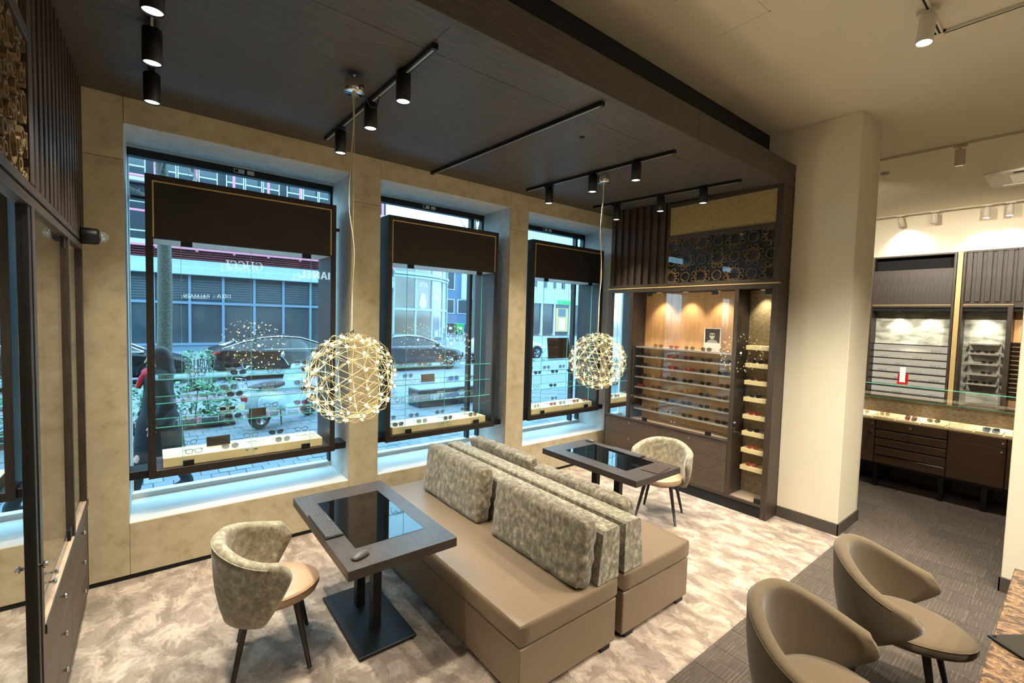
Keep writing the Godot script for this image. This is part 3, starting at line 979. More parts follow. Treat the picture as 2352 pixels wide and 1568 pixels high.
# ------------------------------------------------------------------ furniture
func sofa(label: String, x0: float, x1: float, back_left: bool) -> Node3D:
	var z0 := 0.45
	var z1 := 2.81
	var zs := 2.25
	var o := thing("sofa_bench", label, "sofa", Vector3((x0 + x1) / 2.0, 0, (z0 + z1) / 2.0), "sofa benches standing back to back")
	for a in [[z0, zs - 0.0015], [zs + 0.0015, z1]]:
		bx("base", o, M.leather, Vector3(x0 + 0.012, 0.035, a[0]), Vector3(x1 - 0.012, 0.332, a[1] - (0.008 if a[1] == z1 else 0.0)), 0.006)
	var sc := S(true)
	rounded(sc, Vector3(x1 - x0, 0.146, z1 - z0), 0.028, 14, 0.004, 0.0, 1, Transform3D(Basis(), Vector3((x0 + x1) / 2.0, 0.407, (z0 + z1) / 2.0)))
	var cush := put("seat_cushion", sc, M.leather, o)
	var front := x0 if not back_left else x1
	bx("seam", cush, M.seat_brown, Vector3(front - 0.001, 0.345, zs - 0.001), Vector3(front + 0.001, 0.455, zs + 0.001))
	for x in [x0 + 0.1, x1 - 0.1]:
		for z in [z0 + 0.1, z1 - 0.06]:
			bx("foot", o, M.black_metal, Vector3(x - 0.045, 0, z - 0.045), Vector3(x + 0.045, 0.036, z + 0.045), 0.002)
	# wedge-shaped upholstered back along the inner edge
	var st := S()
	var xb := x1 - 0.006 if not back_left else x0 + 0.006      # upright face
	var s := -1.0 if not back_left else 1.0
	var prof := PackedVector2Array([Vector2(0, 0.478), Vector2(s * 0.205, 0.478), Vector2(s * 0.165, 0.80), Vector2(s * 0.15, 0.82), Vector2(s * 0.012, 0.826), Vector2(0, 0.814)])
	prism(st, prof, Vector3(xb, 0, z0 + 0.01), Vector3.RIGHT, Vector3.UP, Vector3(0, 0, z1 - z0 - 0.015))
	put("backrest", st, M.velvet, o)
	return o


func cushion(label: String, z0: float, z1: float, foot_x: float, lean: float, seed_: int, high := 0.43) -> void:
	# a thick scatter cushion that stands on the seat and leans on the back; lean > 0 tilts it towards +x
	var at := Vector3(foot_x, 0.482, (z0 + z1) / 2.0)
	var o := thing("velvet_cushion", label, "cushion", at)
	O = Vector3.ZERO
	var st := S(true)
	var b := Basis(Vector3(0, 0, 1), -lean)
	rounded(st, Vector3(0.14, high, z1 - z0), 0.038, 26, 0.012, 0.016, seed_, Transform3D(b, b * Vector3(0, high / 2.0, 0)))
	put("cover", st, M.velvet_cushion, o)
	var pts := []
	for s in [[-1, -1], [-1, 1], [1, 1], [1, -1]]:
		for t in 6:
			var q0 := Vector2(s[0], s[1])
			var nxt: Array = [[-1, 1], [1, 1], [1, -1], [-1, -1]][[[-1, -1], [-1, 1], [1, 1], [1, -1]].find(s)]
			var q: Vector2 = q0.lerp(Vector2(nxt[0], nxt[1]), t / 6.0)
			pts.append(b * (Vector3(-0.052, high / 2.0, 0) + Vector3(0, q.x * (high / 2.0 - 0.015), q.y * ((z1 - z0) / 2.0 - 0.015))))
	var sp := S(true)
	tube(sp, pts, 0.006, 6, true)
	put("piping", sp, M.velvet_cushion, o)


func seating() -> void:
	sofa("brown leather sofa bench facing the desk with the scooter window beyond", 1.57, 2.425, false)
	sofa("brown leather sofa bench facing the desk next to the wall cabinet", 2.475, 3.30, true)
	cushion("olive velvet cushion at the free end of the bench by the lit screen desk", 1.85, 2.78, 2.115, 0.12, 3)
	cushion("olive velvet cushion at the window end of the bench by the lit screen desk", 0.72, 1.66, 2.115, 0.12, 5, 0.45)
	cushion("olive velvet cushion at the free end of the bench facing the wall cabinet", 1.62, 2.64, 2.775, -0.14, 8, 0.38)
	cushion("olive velvet cushion at the window end of the bench facing the wall cabinet", 0.62, 1.58, 2.775, -0.14, 11, 0.42)


func desk(label: String, x0: float, x1: float, z0: float, z1: float, screen: Array) -> void:
	var o := thing("consultation_desk", label, "desk", Vector3((x0 + x1) / 2.0, 0, (z0 + z1) / 2.0), "consultation desks with built-in screens")
	bx("desk_top", o, M.desk_wood, Vector3(x0, 0.69, z0), Vector3(x1, 0.75, z1), 0.002)
	var s := bx("screen", o, M.screen, Vector3(screen[0], 0.744, screen[2]), Vector3(screen[1], 0.7515, screen[3]), 0.0008)
	bx("screen_edge", s, M.black_matt, Vector3(screen[0] - 0.003, 0.744, screen[2] - 0.003), Vector3(screen[1] + 0.003, 0.7505, screen[3] + 0.003))
	var cx := (x0 + x1) / 2.0
	var cz := (z0 + z1) / 2.0
	for z in [cz - 0.15, cz + 0.15]:
		bx("column", o, M.black_metal, Vector3(cx - 0.03, 0.03, z - 0.035), Vector3(cx + 0.03, 0.69, z + 0.035), 0.003)
	bx("mounting_plate", o, M.black_metal, Vector3(cx - 0.12, 0.68, cz - 0.3), Vector3(cx + 0.12, 0.69, cz + 0.3))
	bx("base_plate", o, M.black_metal, Vector3(cx - 0.195, 0.012, cz - 0.385), Vector3(cx + 0.195, 0.032, cz + 0.385), 0.003)
	for x in [cx - 0.17, cx + 0.17]:
		for z in [cz - 0.36, cz + 0.36]:
			var st := S(true)
			lathe(st, [[0.0005, 0.0], [0.018, 0.0], [0.018, 0.012], [0.0005, 0.012]], Vector3(x, 0, z), 10)
			put("glide", st, M.black_matt, o)


func desks() -> void:
	desk("dark wood desk with inset screen beside the olive velvet swivel-back chair and bench", 0.838, 1.535, 0.95, 2.20, [0.96, 1.42, 1.16, 1.97])
	desk("dark wood desk with inset screen standing before the wall cabinet", 3.37, 4.075, 0.99, 2.235, [3.53, 3.985, 1.19, 2.0])


func tub_chair(called: String, label: String, group: String, shell_m: Material, seat_m: Material, sweep: Vector2, top: Vector2, high: float, wide := 1.0) -> Node3D:
	# built at the origin, facing +z; sweep: how far round the shell reaches at its foot and at its rim (degrees); top: rim height behind and at the arms
	var o := thing(called, label, "chair", Vector3.ZERO, group)
	O = Vector3.ZERO
	var n := 36
	var cols := []
	for i in n + 1:
		var s := 2.0 * i / n - 1.0
		var ring := []
		var edge := clampf((1.0 - absf(s)) / 0.05, 0.0, 1.0)
		var thick := 0.030 * sqrt(1.0 - (1.0 - edge) ** 2) + 0.004
		var rim := lerpf(top.x, top.y, smoothstep(0.12, 1.0, absf(s)))
		var foot := high - 0.115 - 0.015 * (1.0 - absf(s))
		var P := func(t: float, off: float) -> Vector3:
			var a := deg_to_rad(lerpf(sweep.x, sweep.y, 1.0 - (1.0 - t) ** 1.35) - 13.0 * maxf(0.0, (t - 0.72) / 0.28) ** 2.0) * s
			var r := (0.289 - 0.055 * (1.0 - t) ** 2.5 + off) * wide
			return Vector3(sin(a) * r * 1.02, lerpf(foot, rim, t), -cos(a) * r)
		for k in 13: ring.append(P.call(k / 12.0, thick))
		for k in range(1, 6):
			var w := PI * k / 6.0
			var q: Vector3 = P.call(1.0, cos(w) * thick)
			ring.append(q + Vector3(0, sin(w) * thick * 0.9, 0))
		for k in 13: ring.append(P.call(1.0 - k / 12.0, -thick))
		cols.append(ring)
	var st := S(true)
	rows(st, cols, true)
	for e in [cols[0], cols[n]]:
		var mid := Vector3.ZERO
		for p in e: mid += p / e.size()
		fan(st, e, mid, Vector3.ZERO)
	var shell := put("backrest", st, shell_m, o)
	var pts := []
	for i in range(3, n - 2): pts.append(cols[i][12] + Vector3(0, 0.006, 0))
	var sp := S(true)
	tube(sp, pts, 0.004 if shell_m != M.wool else 0.002, 5)
	put("piping", sp, shell_m, shell)
	# seat: a round pad that reaches out in front
	var g := []
	for p in [[0.0, -0.075], [0.8, -0.075], [0.95, -0.06], [1.0, -0.03], [0.985, -0.008], [0.93, 0.006], [0.7, 0.014], [0.35, 0.017], [0.0, 0.018]]:
		var ring := []
		for k in 32:
			var w := TAU * k / 32.0
			var front := maxf(0.0, sin(w))
			ring.append(Vector3(cos(w) * 0.235 * p[0] * wide, high + p[1], (sin(w) * (0.225 + (0.035 if shell_m != M.wool else 0.075) * front)) * p[0] * wide + 0.012))
		g.append(ring)
	var se := S(true)
	rows(se, g, true)
	var seat := put("seat", se, seat_m, o)
	var sr := []
	for k in 32:
		var w := TAU * k / 32.0
		sr.append(Vector3(cos(w) * 0.232 * wide, high - 0.006, sin(w) * (0.222 + (0.035 if shell_m != M.wool else 0.075) * maxf(0.0, sin(w))) * wide + 0.012))
	var ss := S(true)
	tube(ss, sr, 0.003, 5, true)
	put("seam", ss, seat_m, seat)
	var un := S(true)
	lathe(un, [[0.0005, high - 0.10], [0.16, high - 0.10], [0.17, high - 0.07]], Vector3.ZERO, 20)
	put("underframe", un, M.leg_wood, o)
	for sx in [-1.0, 1.0]:
		for sz in [-1.0, 1.0]:
			var lg := S(true)
			tube(lg, [Vector3(sx * 0.135, high - 0.075, sz * 0.13), Vector3(sx * 0.215, 0.0, sz * 0.205)], [0.021, 0.012], 10)
			put("leg", lg, M.leg_wood, o)
	return o


func chairs() -> void:
	var a := tub_chair("velvet_chair", "olive velvet tub chair with tan leather seat at the desk by the scooter window", "velvet chairs at the desks", M.velvet_chair, M.seat_leather, Vector2(84, 117), Vector2(0.795, 0.70), 0.47)
	a.position = Vector3(0.585, 0, 1.555)
	a.rotation.y = deg_to_rad(90.0 - 12.0)
	var b := copy(a, "olive velvet tub chair with tan leather seat in front of the wall cabinet", "velvet chairs at the desks")
	b.position = Vector3(4.47, 0, 1.76)
	b.rotation.y = deg_to_rad(-90.0 + 22.0)
	var c := tub_chair("wool_chair", "brown wool tub chair at the marble table nearer to its short end", "brown chairs at the marble table", M.wool, M.wool, Vector2(72, 123), Vector2(0.80, 0.63), 0.47, 1.06)
	c.position = Vector3(3.46, 0, 4.06)
	c.rotation.y = deg_to_rad(2.0)
	var d := copy(c, "brown wool tub chair at the marble table nearer to the sofa benches", "brown chairs at the marble table")
	d.position = Vector3(2.47, 0, 3.98)
	d.rotation.y = deg_to_rad(0.0)


func stone_table() -> void:
	var o := thing("marble_table", "long brown marble table at the edge of the carpet planks", "table", Vector3(2.6, 0, 4.95))
	bx("table_top", o, M.marble, Vector3(1.3, 0.715, 4.455), Vector3(4.07, 0.75, 5.45), 0.003)
	for x in [1.75, 3.6]:
		bx("leg_panel", o, M.black_metal, Vector3(x - 0.04, 0.03, 4.6), Vector3(x + 0.04, 0.715, 5.3), 0.003)
		bx("foot_plate", o, M.black_metal, Vector3(x - 0.2, 0.0, 4.55), Vector3(x + 0.2, 0.03, 5.35), 0.003)
	var t := thing("tablet", "dark tablet lying on the marble table", "tablet", Vector3(3.1, 0.752, 4.62))
	O = Vector3.ZERO
	bx("body", t, M.black_matt, Vector3(-0.16, 0, -0.11), Vector3(0.16, 0.012, 0.11), 0.003)
	bx("screen", t, M.screen, Vector3(-0.15, 0.012, -0.1), Vector3(0.15, 0.0128, 0.1))
	t.rotation.y = deg_to_rad(-35.0)


# ------------------------------------------------------------------ lamps
const WARM := Color(1.0, 0.95, 0.86)


func track_spot(x: float, z: float, label: String, group: String, energy: float, half_angle := 41.0, aim := Vector3.DOWN) -> Node3D:
	var y := dark_y(z) - 0.03
	var o := thing("track_spotlight", label, "spotlight", Vector3(x, 3.515, z), group)
	var st := S(true)
	lathe(st, [[0.001, 3.70], [0.043, 3.70], [0.046, 3.696], [0.046, 3.515], [0.042, 3.515], [0.040, 3.535]], Vector3(x, 0, z), 20)
	put("housing", st, M.black_metal, o)
	bx("adapter", o, M.black_metal, Vector3(x - 0.016, 3.70, z - 0.07), Vector3(x + 0.016, y + 0.004, z + 0.07), 0.002)
	var f := S(true)
	lathe(f, [[0.0405, 3.523], [0.0005, 3.5229]], Vector3(x, 0, z), 20)
	put("lamp_face", f, M.lamp_face, o)
	spot(o, Vector3(x, 3.508, z), aim, energy, half_angle, 0.04, WARM, 1.0)
	return o


func white_spot(x: float, z: float, aim: Vector3, label: String, group: String, energy: float, lit := true, half_angle := 50.0) -> void:
	var at := Vector3(x, WHITE - 0.06, z)
	var o := thing("white_spotlight", label, "spotlight", at, group)
	bx("adapter", o, M.lamp_white, Vector3(x - 0.015, WHITE - 0.035, z - 0.06), Vector3(x + 0.015, WHITE - 0.015, z + 0.06), 0.002)
	var ax := aim.normalized()
	var st := S(true)
	tube(st, [at + Vector3(0, 0.03, 0), at - Vector3(0, 0.03, 0)], 0.01, 6)
	put("stem", st, M.lamp_white, o)
	var c := at - Vector3(0, 0.03, 0)
	var h := S(true)
	lathe(h, [[0.001, -0.03], [0.045, -0.03], [0.047, -0.025], [0.047, 0.15], [0.043, 0.15], [0.042, 0.13]], c, 18, ax)
	put("housing", h, M.lamp_white, o)
	var f := S(true)
	lathe(f, [[0.0425, 0.142], [0.0005, 0.1421]], c, 18, ax)
	put("lamp_face", f, M.lamp_face if lit else M.lamp_white, o)
	if lit:
		spot(o, c + ax * 0.16, ax, energy, half_angle, 0.04, Color(1.0, 0.95, 0.87))


func rail(called: String, label: String, a: Vector3, b: Vector3, m: Material, drop: float, group := "") -> void:
	var o := thing(called, label, "track", (a + b) / 2.0, group)
	var st := S()
	var w := 0.017
	var side := Vector3(w, 0, 0) if absf(a.z - b.z) > absf(a.x - b.x) else Vector3(0, 0, w)
	hexa(st, [a - side - Vector3(0, drop, 0), a + side - Vector3(0, drop, 0), b + side - Vector3(0, drop, 0), b - side - Vector3(0, drop, 0), a - side, a + side, b + side, b - side])
	put("rail", st, m, o)
	var g := S()
	var i := side * 0.35
	var dn := Vector3(0, drop + 0.0012, 0)
	hexa(g, [a - i - dn, a + i - dn, b + i - dn, b - i - dn, a - i - dn * 0.9, a + i - dn * 0.9, b + i - dn * 0.9, b - i - dn * 0.9])
	put("slot", g, M.shelf_grey if m == M.black_metal else M.black_matt, o)
	for e in [a, b]:
		bx("end_cap", o, m, e - side * 1.05 - Vector3(0, drop * 1.05, 0.012), e + side * 1.05 + Vector3(0, 0, 0.012))


func lamps() -> void:
	var xs := [0.02, 1.266, 2.476, 3.655, 4.88]
	var names := ["beside the slatted cabinet", "over the desk by the scooter window", "", "over the desk before the wall cabinet", "close to the wall cabinet"]
	for k in 5:
		var x: float = xs[k]
		var z0 := 0.27
		var z1 := 2.28
		if k == 2:
			z0 = 0.02
			z1 = 2.46
		rail("ceiling_track", "black ceiling track %s" % (names[k] if k != 2 else "without any lamp on it"), Vector3(x, dark_y(z0), z0), Vector3(x, dark_y(z1), z1), M.black_metal, 0.03, "black ceiling tracks")
		if k == 2: continue
		var zs := [1.88, 1.33, 0.66]
		if k == 0: zs = [1.93, 1.37, 0.76]
		for z in zs:
			track_spot(x, z, "black cylinder spotlight %s on the track %s" % ["toward the room" if z > 1.7 else ("toward the window" if z < 1.0 else "mid-way"), names[k]], "black track spotlights", 4.6)
	pendant(Vector3(1.05, 1.742, 1.605), "large wire ball pendant lamp over the desk by the scooter window", 1)
	pendant(Vector3(3.715, 1.742, 1.43), "wire ball pendant lamp over the desk before the wall cabinet", 2)
	# white tracks over the rest of the shop
	rail("white_track", "short white ceiling track holding the bright white spotlight", Vector3(3.2, WHITE, 3.86), Vector3(4.5, WHITE, 3.86), M.lamp_white, 0.02, "white ceiling tracks")
	rail("white_track", "white ceiling track crossing over the marble table", Vector3(4.52, WHITE, 3.88), Vector3(4.52, WHITE, 7.0), M.lamp_white, 0.02, "white ceiling tracks")
	rail("white_track", "white ceiling track before the glass counter", Vector3(7.36, WHITE, 2.0), Vector3(7.36, WHITE, 6.0), M.lamp_white, 0.02, "white ceiling tracks")
	rail("white_track", "white ceiling track along the far shelves", Vector3(11.2, WHITE, 1.6), Vector3(11.2, WHITE, 5.0), M.lamp_white, 0.02, "white ceiling tracks")
	rail("white_track", "white ceiling track over the rear of the shop", Vector3(2.0, WHITE, 5.2), Vector3(2.0, WHITE, 8.2), M.lamp_white, 0.02, "white ceiling tracks")
	white_spot(4.12, 3.86, Vector3(-0.12, -1, -0.05), "bright white spotlight on the short white track", "white track spotlights", 9.0)
	white_spot(7.42, 3.6, Vector3(0.16, -1, 0.0), "white spotlight turned to the glass counter", "white track spotlights", 8.0)
	for z in [2.3, 2.79, 3.45, 3.72]:
		white_spot(11.2, z, Vector3(-0.1 if z > 2.5 else 0.3, -1, 0.2 if z < 2.5 else 0.0), "white spotlight in front of the far white wall", "white spotlights at the far shelves", 1.2, z != 2.79, 60.0)
	for p in [[3.3, 3.86], [4.52, 5.0], [4.52, 6.3], [2.0, 5.6], [2.0, 7.2]]:
		white_spot(p[0], p[1], Vector3(0.1, -1, -0.15), "white spotlight on the tracks around the marble table", "white track spotlights", 9.0)
	for p in [[7.36, 2.4], [7.36, 4.4]]:  # two extra lamps, added out of view to brighten the far cabinets
		white_spot(p[0], p[1], Vector3(1.0, -0.75, 0), "added unseen white spotlight brightening the far wall cabinets", "white track spotlights", 13.0)


func pendant(c: Vector3, label: String, seed_: int) -> void:
	var top := dark_y(c.z)
	var o := thing("pendant_lamp", label, "pendant lamp", c, "wire ball pendant lamps")
	var r := 0.305
	# canopy and stem
	var cy := 3.60
	var st := S(true)
	lathe(st, [[0.001, cy + 0.075], [0.062, cy + 0.075], [0.064, cy + 0.07], [0.064, cy + 0.01], [0.058, cy], [0.001, cy]], Vector3(c.x, 0, c.z), 24)
	put("canopy", st, M.chrome, o)
	var sm := S(true)
	tube(sm, [Vector3(c.x, cy + 0.07, c.z), Vector3(c.x, top, c.z)], 0.008, 8)
	put("stem", sm, M.chrome, o)
	# steel cable and the looser cord beside it
	var cb := S(true)
	tube(cb, [Vector3(c.x + 0.005, cy, c.z), Vector3(c.x, c.y + r, c.z)], 0.0015, 5)
	put("cable", cb, M.wire, o)
	var pts := []
	for i in 25:
		var t := i / 24.0
		var sway := 0.022 * sin(t * PI * 3.0 + seed_) * sin(t * PI) + 0.012 * sin(t * PI * 7.0) * t * (1.0 - t)
		pts.append(Vector3(c.x - 0.01 + sway, lerpf(cy, c.y + r + 0.005, t), c.z + 0.004))
	pts.append(Vector3(c.x + 0.0, c.y + r - 0.002, c.z))
	var co := S(true)
	tube(co, pts, 0.0042, 6)
	put("cord", co, M.cord, o)
	if seed_ == 1:
		var fc := S(true)
		tube(fc, [Vector3(1.266, 3.69, c.z - 0.12), Vector3(1.24, 3.60, c.z - 0.10), Vector3(1.18, 3.57, c.z - 0.05), Vector3(c.x + 0.05, 3.63, c.z)], 0.004, 6)
		put("feed_cable", fc, M.black_matt, o)
	var hb := S(true)
	lathe(hb, [[0.001, 0.03], [0.012, 0.03], [0.014, 0.0], [0.014, -0.03], [0.001, -0.03]], Vector3(c.x, c.y + r - 0.012, c.z), 12)
	put("top_hub", hb, M.chrome, o)
	# the ball: a geodesic net of thin steel strips, bowed outwards, and its inner struts
	var nodes := []
	var links := []
	geodesic(3, nodes, links)
	var turn := Basis(Vector3(0.3, 1, 0.2).normalized(), 0.4 * seed_)
	var net := S(true)
	var inner := S(true)
	for l in links:
		var a: Vector3 = turn * nodes[l[0]]
		var b: Vector3 = turn * nodes[l[1]]
		var arc := []
		for k in 6:
			var t := k / 5.0
			arc.append(c + a.slerp(b, t) * (0.272 + 0.033 * sin(t * PI)))
		tube(net, arc, 0.0014, 3)
		tube(inner, [c + a * 0.272, c + b * 0.272], 0.0018, 3)
	put("outer_net", net, M.wire, o)
	put("inner_net", inner, M.wire, o)
	var bulb: MeshInstance3D = null
	var cup: MeshInstance3D = null
	for v in nodes:
		var d: Vector3 = turn * v
		if bulb == null:
			O = Vector3.ZERO
			var bs := S(true)
			lathe(bs, [[0.0005, 0.0105], [0.0055, 0.0085], [0.0077, 0.0035], [0.0077, -0.004], [0.0045, -0.0085], [0.0005, -0.0095]], Vector3.ZERO, 8)
			bulb = put("bulb", bs, M.bulb_glow, o)
			var cs := S(true)
			lathe(cs, [[0.0005, -0.016], [0.004, -0.016], [0.0075, -0.011], [0.0082, -0.006]], Vector3.ZERO, 8)
			cup = put("bulb_cup", cs, M.chrome, bulb)
			O = c
			bulb.transform = Transform3D(Basis(Quaternion(Vector3.UP, d)), d * 0.286)
		else:
			var nb := again(bulb, M.bulb_glow, o, Transform3D(Basis(Quaternion(Vector3.UP, d)) if d.y > -0.9999 else Basis(Vector3.RIGHT, PI), d * 0.286))
			again(cup, M.chrome, nb, Transform3D())
	var l := OmniLight3D.new()
	l.name = "light"
	l.light_color = Color(1.0, 0.93, 0.76)
	l.light_energy = 0.55
	l.omni_range = 12.0
	l.omni_attenuation = 2.0
	l.light_size = 0.012
	l.shadow_enabled = true
	o.add_child(l)


func geodesic(freq: int, nodes: Array, links: Array) -> void:
	var g := (1.0 + sqrt(5.0)) / 2.0
	var v := []
	for p in [[-1, g, 0], [1, g, 0], [-1, -g, 0], [1, -g, 0], [0, -1, g], [0, 1, g], [0, -1, -g], [0, 1, -g], [g, 0, -1], [g, 0, 1], [-g, 0, -1], [-g, 0, 1]]:
		v.append(Vector3(p[0], p[1], p[2]).normalized())
	var faces := [[0, 11, 5], [0, 5, 1], [0, 1, 7], [0, 7, 10], [0, 10, 11], [1, 5, 9], [5, 11, 4], [11, 10, 2], [10, 7, 6], [7, 1, 8], [3, 9, 4], [3, 4, 2], [3, 2, 6], [3, 6, 8], [3, 8, 9], [4, 9, 5], [2, 4, 11], [6, 2, 10], [8, 6, 7], [9, 8, 1]]
	var index := {}
	var seen := {}
	for f in faces:
		var at := {}
		for i in freq + 1:
			for j in freq + 1 - i:
				var k := freq - i - j
				var p: Vector3 = (v[f[0]] * i + v[f[1]] * j + v[f[2]] * k).normalized()
				var key := "%d_%d_%d" % [roundi(p.x * 500), roundi(p.y * 500), roundi(p.z * 500)]
				if not index.has(key):
					index[key] = nodes.size()
					nodes.append(p)
				at[Vector2i(i, j)] = index[key]
		for i in freq + 1:
			for j in freq + 1 - i:
				for d in [Vector2i(1, 0), Vector2i(0, 1), Vector2i(1, -1)]:
					var q: Vector2i = Vector2i(i, j) + d
					if at.has(q):
						var a: int = at[Vector2i(i, j)]
						var b: int = at[q]
						var key2 := Vector2i(mini(a, b), maxi(a, b))
						if not seen.has(key2):
							seen[key2] = true
							links.append([a, b])


# ------------------------------------------------------------------ the room beyond the passage
func far_room() -> void:
	# a tall dark cabinet whose edge shows behind the white pier
	var e := thing("tall_cabinet", "tall dark cabinet side standing behind the white pier", "cabinet", Vector3(6.29, 0, 2.2))
	bx("side_panel", e, M.dark_wood, Vector3(6.232, 0.1, 1.2), Vector3(6.33, 3.59, 3.10), 0.003)
	bx("plinth", e, M.black_matt, Vector3(6.24, 0, 1.2), Vector3(6.325, 0.1, 3.08))
	# glass counter on legs: cabinet units in a row, one showcase on top
	var f := 7.82
	var b := 8.48
	for u in [[2.02, 2.893, "door", "brown counter cabinet with a plain door beside the slatted drawers"], [2.897, 3.623, "drawers", "brown counter cabinet with five dark-gapped drawer fronts"], [3.627, 4.13, "door", "brown counter cabinet with a wide plain door and two knobs"], [4.134, 4.9, "door", "brown counter cabinet at the end of the glass counter"]]:
		var o := thing("counter_cabinet", u[3], "cabinet", Vector3(f + 0.3, 0, (u[0] + u[1]) / 2.0), "cabinets under the glass counter")
		bx("body", o, M.counter_brown, Vector3(f + 0.02, 0.32, u[0]), Vector3(b, 0.915, u[1]))
		bx("bottom_frame", o, M.black_metal, Vector3(f + 0.01, 0.295, u[0]), Vector3(b, 0.32, u[1]))
		if u[2] == "drawers":
			for y in [[0.325, 0.428], [0.445, 0.548], [0.566, 0.66], [0.678, 0.776], [0.795, 0.912]]:
				var d := bx("drawer", o, M.counter_brown, Vector3(f, y[0], u[0] + 0.004), Vector3(f + 0.02, y[1], u[1] - 0.004), 0.002)
				if y[0] > 0.79: knob(d, Vector3(f, 0.862, 3.265), Vector3(-1, 0, 0), 0.014)
			bx("drawer_gap", o, M.black_gap, Vector3(f + 0.015, 0.32, u[0] + 0.003), Vector3(f + 0.0201, 0.915, u[1] - 0.003))
			bx("pull_strip", o, M.chrome, Vector3(f - 0.003, 0.428, u[0] + 0.02), Vector3(f + 0.004, 0.436, u[1] - 0.02))
		else:
			var d := bx("door", o, M.counter_brown, Vector3(f, 0.325, u[0] + 0.003), Vector3(f + 0.02, 0.80, u[1] - 0.003), 0.002)
			var p := bx("drawer", o, M.counter_brown, Vector3(f, 0.805, u[0] + 0.003), Vector3(f + 0.02, 0.912, u[1] - 0.003), 0.002)
			knob(d, Vector3(f, 0.754, u[1] - 0.037), Vector3(-1, 0, 0), 0.014)
			knob(p, Vector3(f, 0.86, u[1] - 0.03), Vector3(-1, 0, 0), 0.014)
		for z in [u[0] + 0.03, u[1] - 0.03] if u[2] == "drawers" else [u[0] + 0.35]:
			for x in [f + 0.03, b - 0.03]:
				bx("leg", o, M.black_metal, Vector3(x - 0.025, 0, z - 0.025), Vector3(x + 0.025, 0.3, z + 0.025), 0.002)
	var s := thing("glass_counter", "long glass showcase top with green edges on the brown counter cabinets", "showcase", Vector3(8.15, 0.915, 3.4))
	bx("tray_floor", s, M.cream, Vector3(f, 0.917, 2.0), Vector3(b, 0.938, 4.9), 0.001)
	bx("back_panel", s, M.shingle_back, Vector3(b - 0.02, 0.938, 2.0), Vector3(b, 1.19, 4.9))
	for z in [[2.0, 2.905], [2.909, 3.632], [3.636, 4.9]]:
		var p := bx("front_pane", s, M.glass, Vector3(f, 0.938, z[0]), Vector3(f + 0.006, 1.222, z[1]))
		bx("pane_edge", p, M.glass_edge, Vector3(f, 0.938, z[1]), Vector3(f + 0.006, 1.222, z[1] + 0.003))
	var t := bx("top_pane", s, M.glass, Vector3(f, 1.222, 2.0), Vector3(b, 1.230, 4.9))
	bx("pane_edge", t, M.glass_edge, Vector3(f - 0.002, 1.222, 2.0), Vector3(f, 1.231, 4.9))
	bx("light_strip", s, M.shelf_grey, Vector3(b - 0.05, 1.19, 2.0), Vector3(b - 0.01, 1.222, 4.9))
	bx("rear_body", s, M.drawer_wood, Vector3(b + 0.004, 0.0, 2.0), Vector3(b + 0.36, 0.94, 4.9))
	bx("rear_pane", s, M.glass, Vector3(b + 0.004, 0.94, 2.0), Vector3(b + 0.009, 1.346, 4.9))
	var up := bx("rear_top_pane", s, M.glass, Vector3(b, 1.346, 2.0), Vector3(b + 0.36, 1.354, 4.9))
	bx("pane_edge", up, M.glass_edge, Vector3(b - 0.002, 1.346, 2.0), Vector3(b, 1.355, 4.9))
	var sl := SpotLight3D.new()
	for z in [2.6, 3.3, 4.0]:
		spot(s, Vector3(8.38, 1.18, z), Vector3(-0.6, -1, 0), 0.2, 60.0, 0.05, Color(1.0, 0.95, 0.85))
	sl.free()
	# leaflet holder on the counter
	var at := px(2072, 882, 1, 1.3545)
	at.x = maxf(at.x, 8.53)
	var h := thing("leaflet_holder", "red leaflet holder with a pale leaflet on the glass counter", "holder", at)
	bx("back_plate", h, M.red, at + Vector3(0.02, 0.0, -0.06), at + Vector3(0.026, 0.16, 0.06), 0.001)
	bx("pocket", h, M.red, at + Vector3(-0.02, 0.0, -0.06), at + Vector3(0.02, 0.03, 0.06), 0.001)
	bx("leaflet", h, M.white_card, at + Vector3(0.0, 0.02, -0.035), at + Vector3(0.004, 0.25, 0.03))
	# wall cabinets along the far wall
	var x := 11.0
	var xb := 11.4
	var dw: Material = M.dark_wood
	var c1 := thing("spectacle_cabinet", "dark far wall cabinet with rows of pale lit spectacle shelves", "cabinet", Vector3(x, 0, 2.5))
	bx("plinth", c1, M.black_matt, Vector3(x + 0.02, 0, 1.6), Vector3(xb, 0.12, 3.15))
	bx("base", c1, dw, Vector3(x, 0.12, 1.6), Vector3(xb, 0.70, 3.15))
	bx("side_panel", c1, dw, Vector3(x, 0.7, 3.12), Vector3(xb, 3.53, 3.155), 0.002)
	bx("side_panel", c1, dw, Vector3(x, 0.7, 1.98), Vector3(xb, 3.53, 2.01), 0.002)
	bx("header", c1, dw, Vector3(x, 2.62, 2.01), Vector3(x + 0.03, 3.26, 3.12), 0.002)
	bx("header_recess", c1, M.black_gap, Vector3(x + 0.2, 3.26, 2.01), Vector3(x + 0.22, 3.5, 3.12))
	bx("top_rail", c1, dw, Vector3(x, 3.5, 2.01), Vector3(xb, 3.53, 3.12), 0.002)
	bx("brass_line", c1, M.gold_strip, Vector3(x - 0.003, 2.605, 2.01), Vector3(x + 0.03, 2.617, 3.12))
	bx("head_rail", c1, dw, Vector3(x, 2.565, 2.01), Vector3(x + 0.03, 2.604, 3.12), 0.002)
	bx("soffit", c1, M.black_gap, Vector3(x + 0.03, 2.5, 2.01), Vector3(xb, 2.62, 3.12))
	bx("onyx_back", c1, M.onyx, Vector3(x + 0.33, 0.7, 2.01), Vector3(xb, 2.5, 3.12))
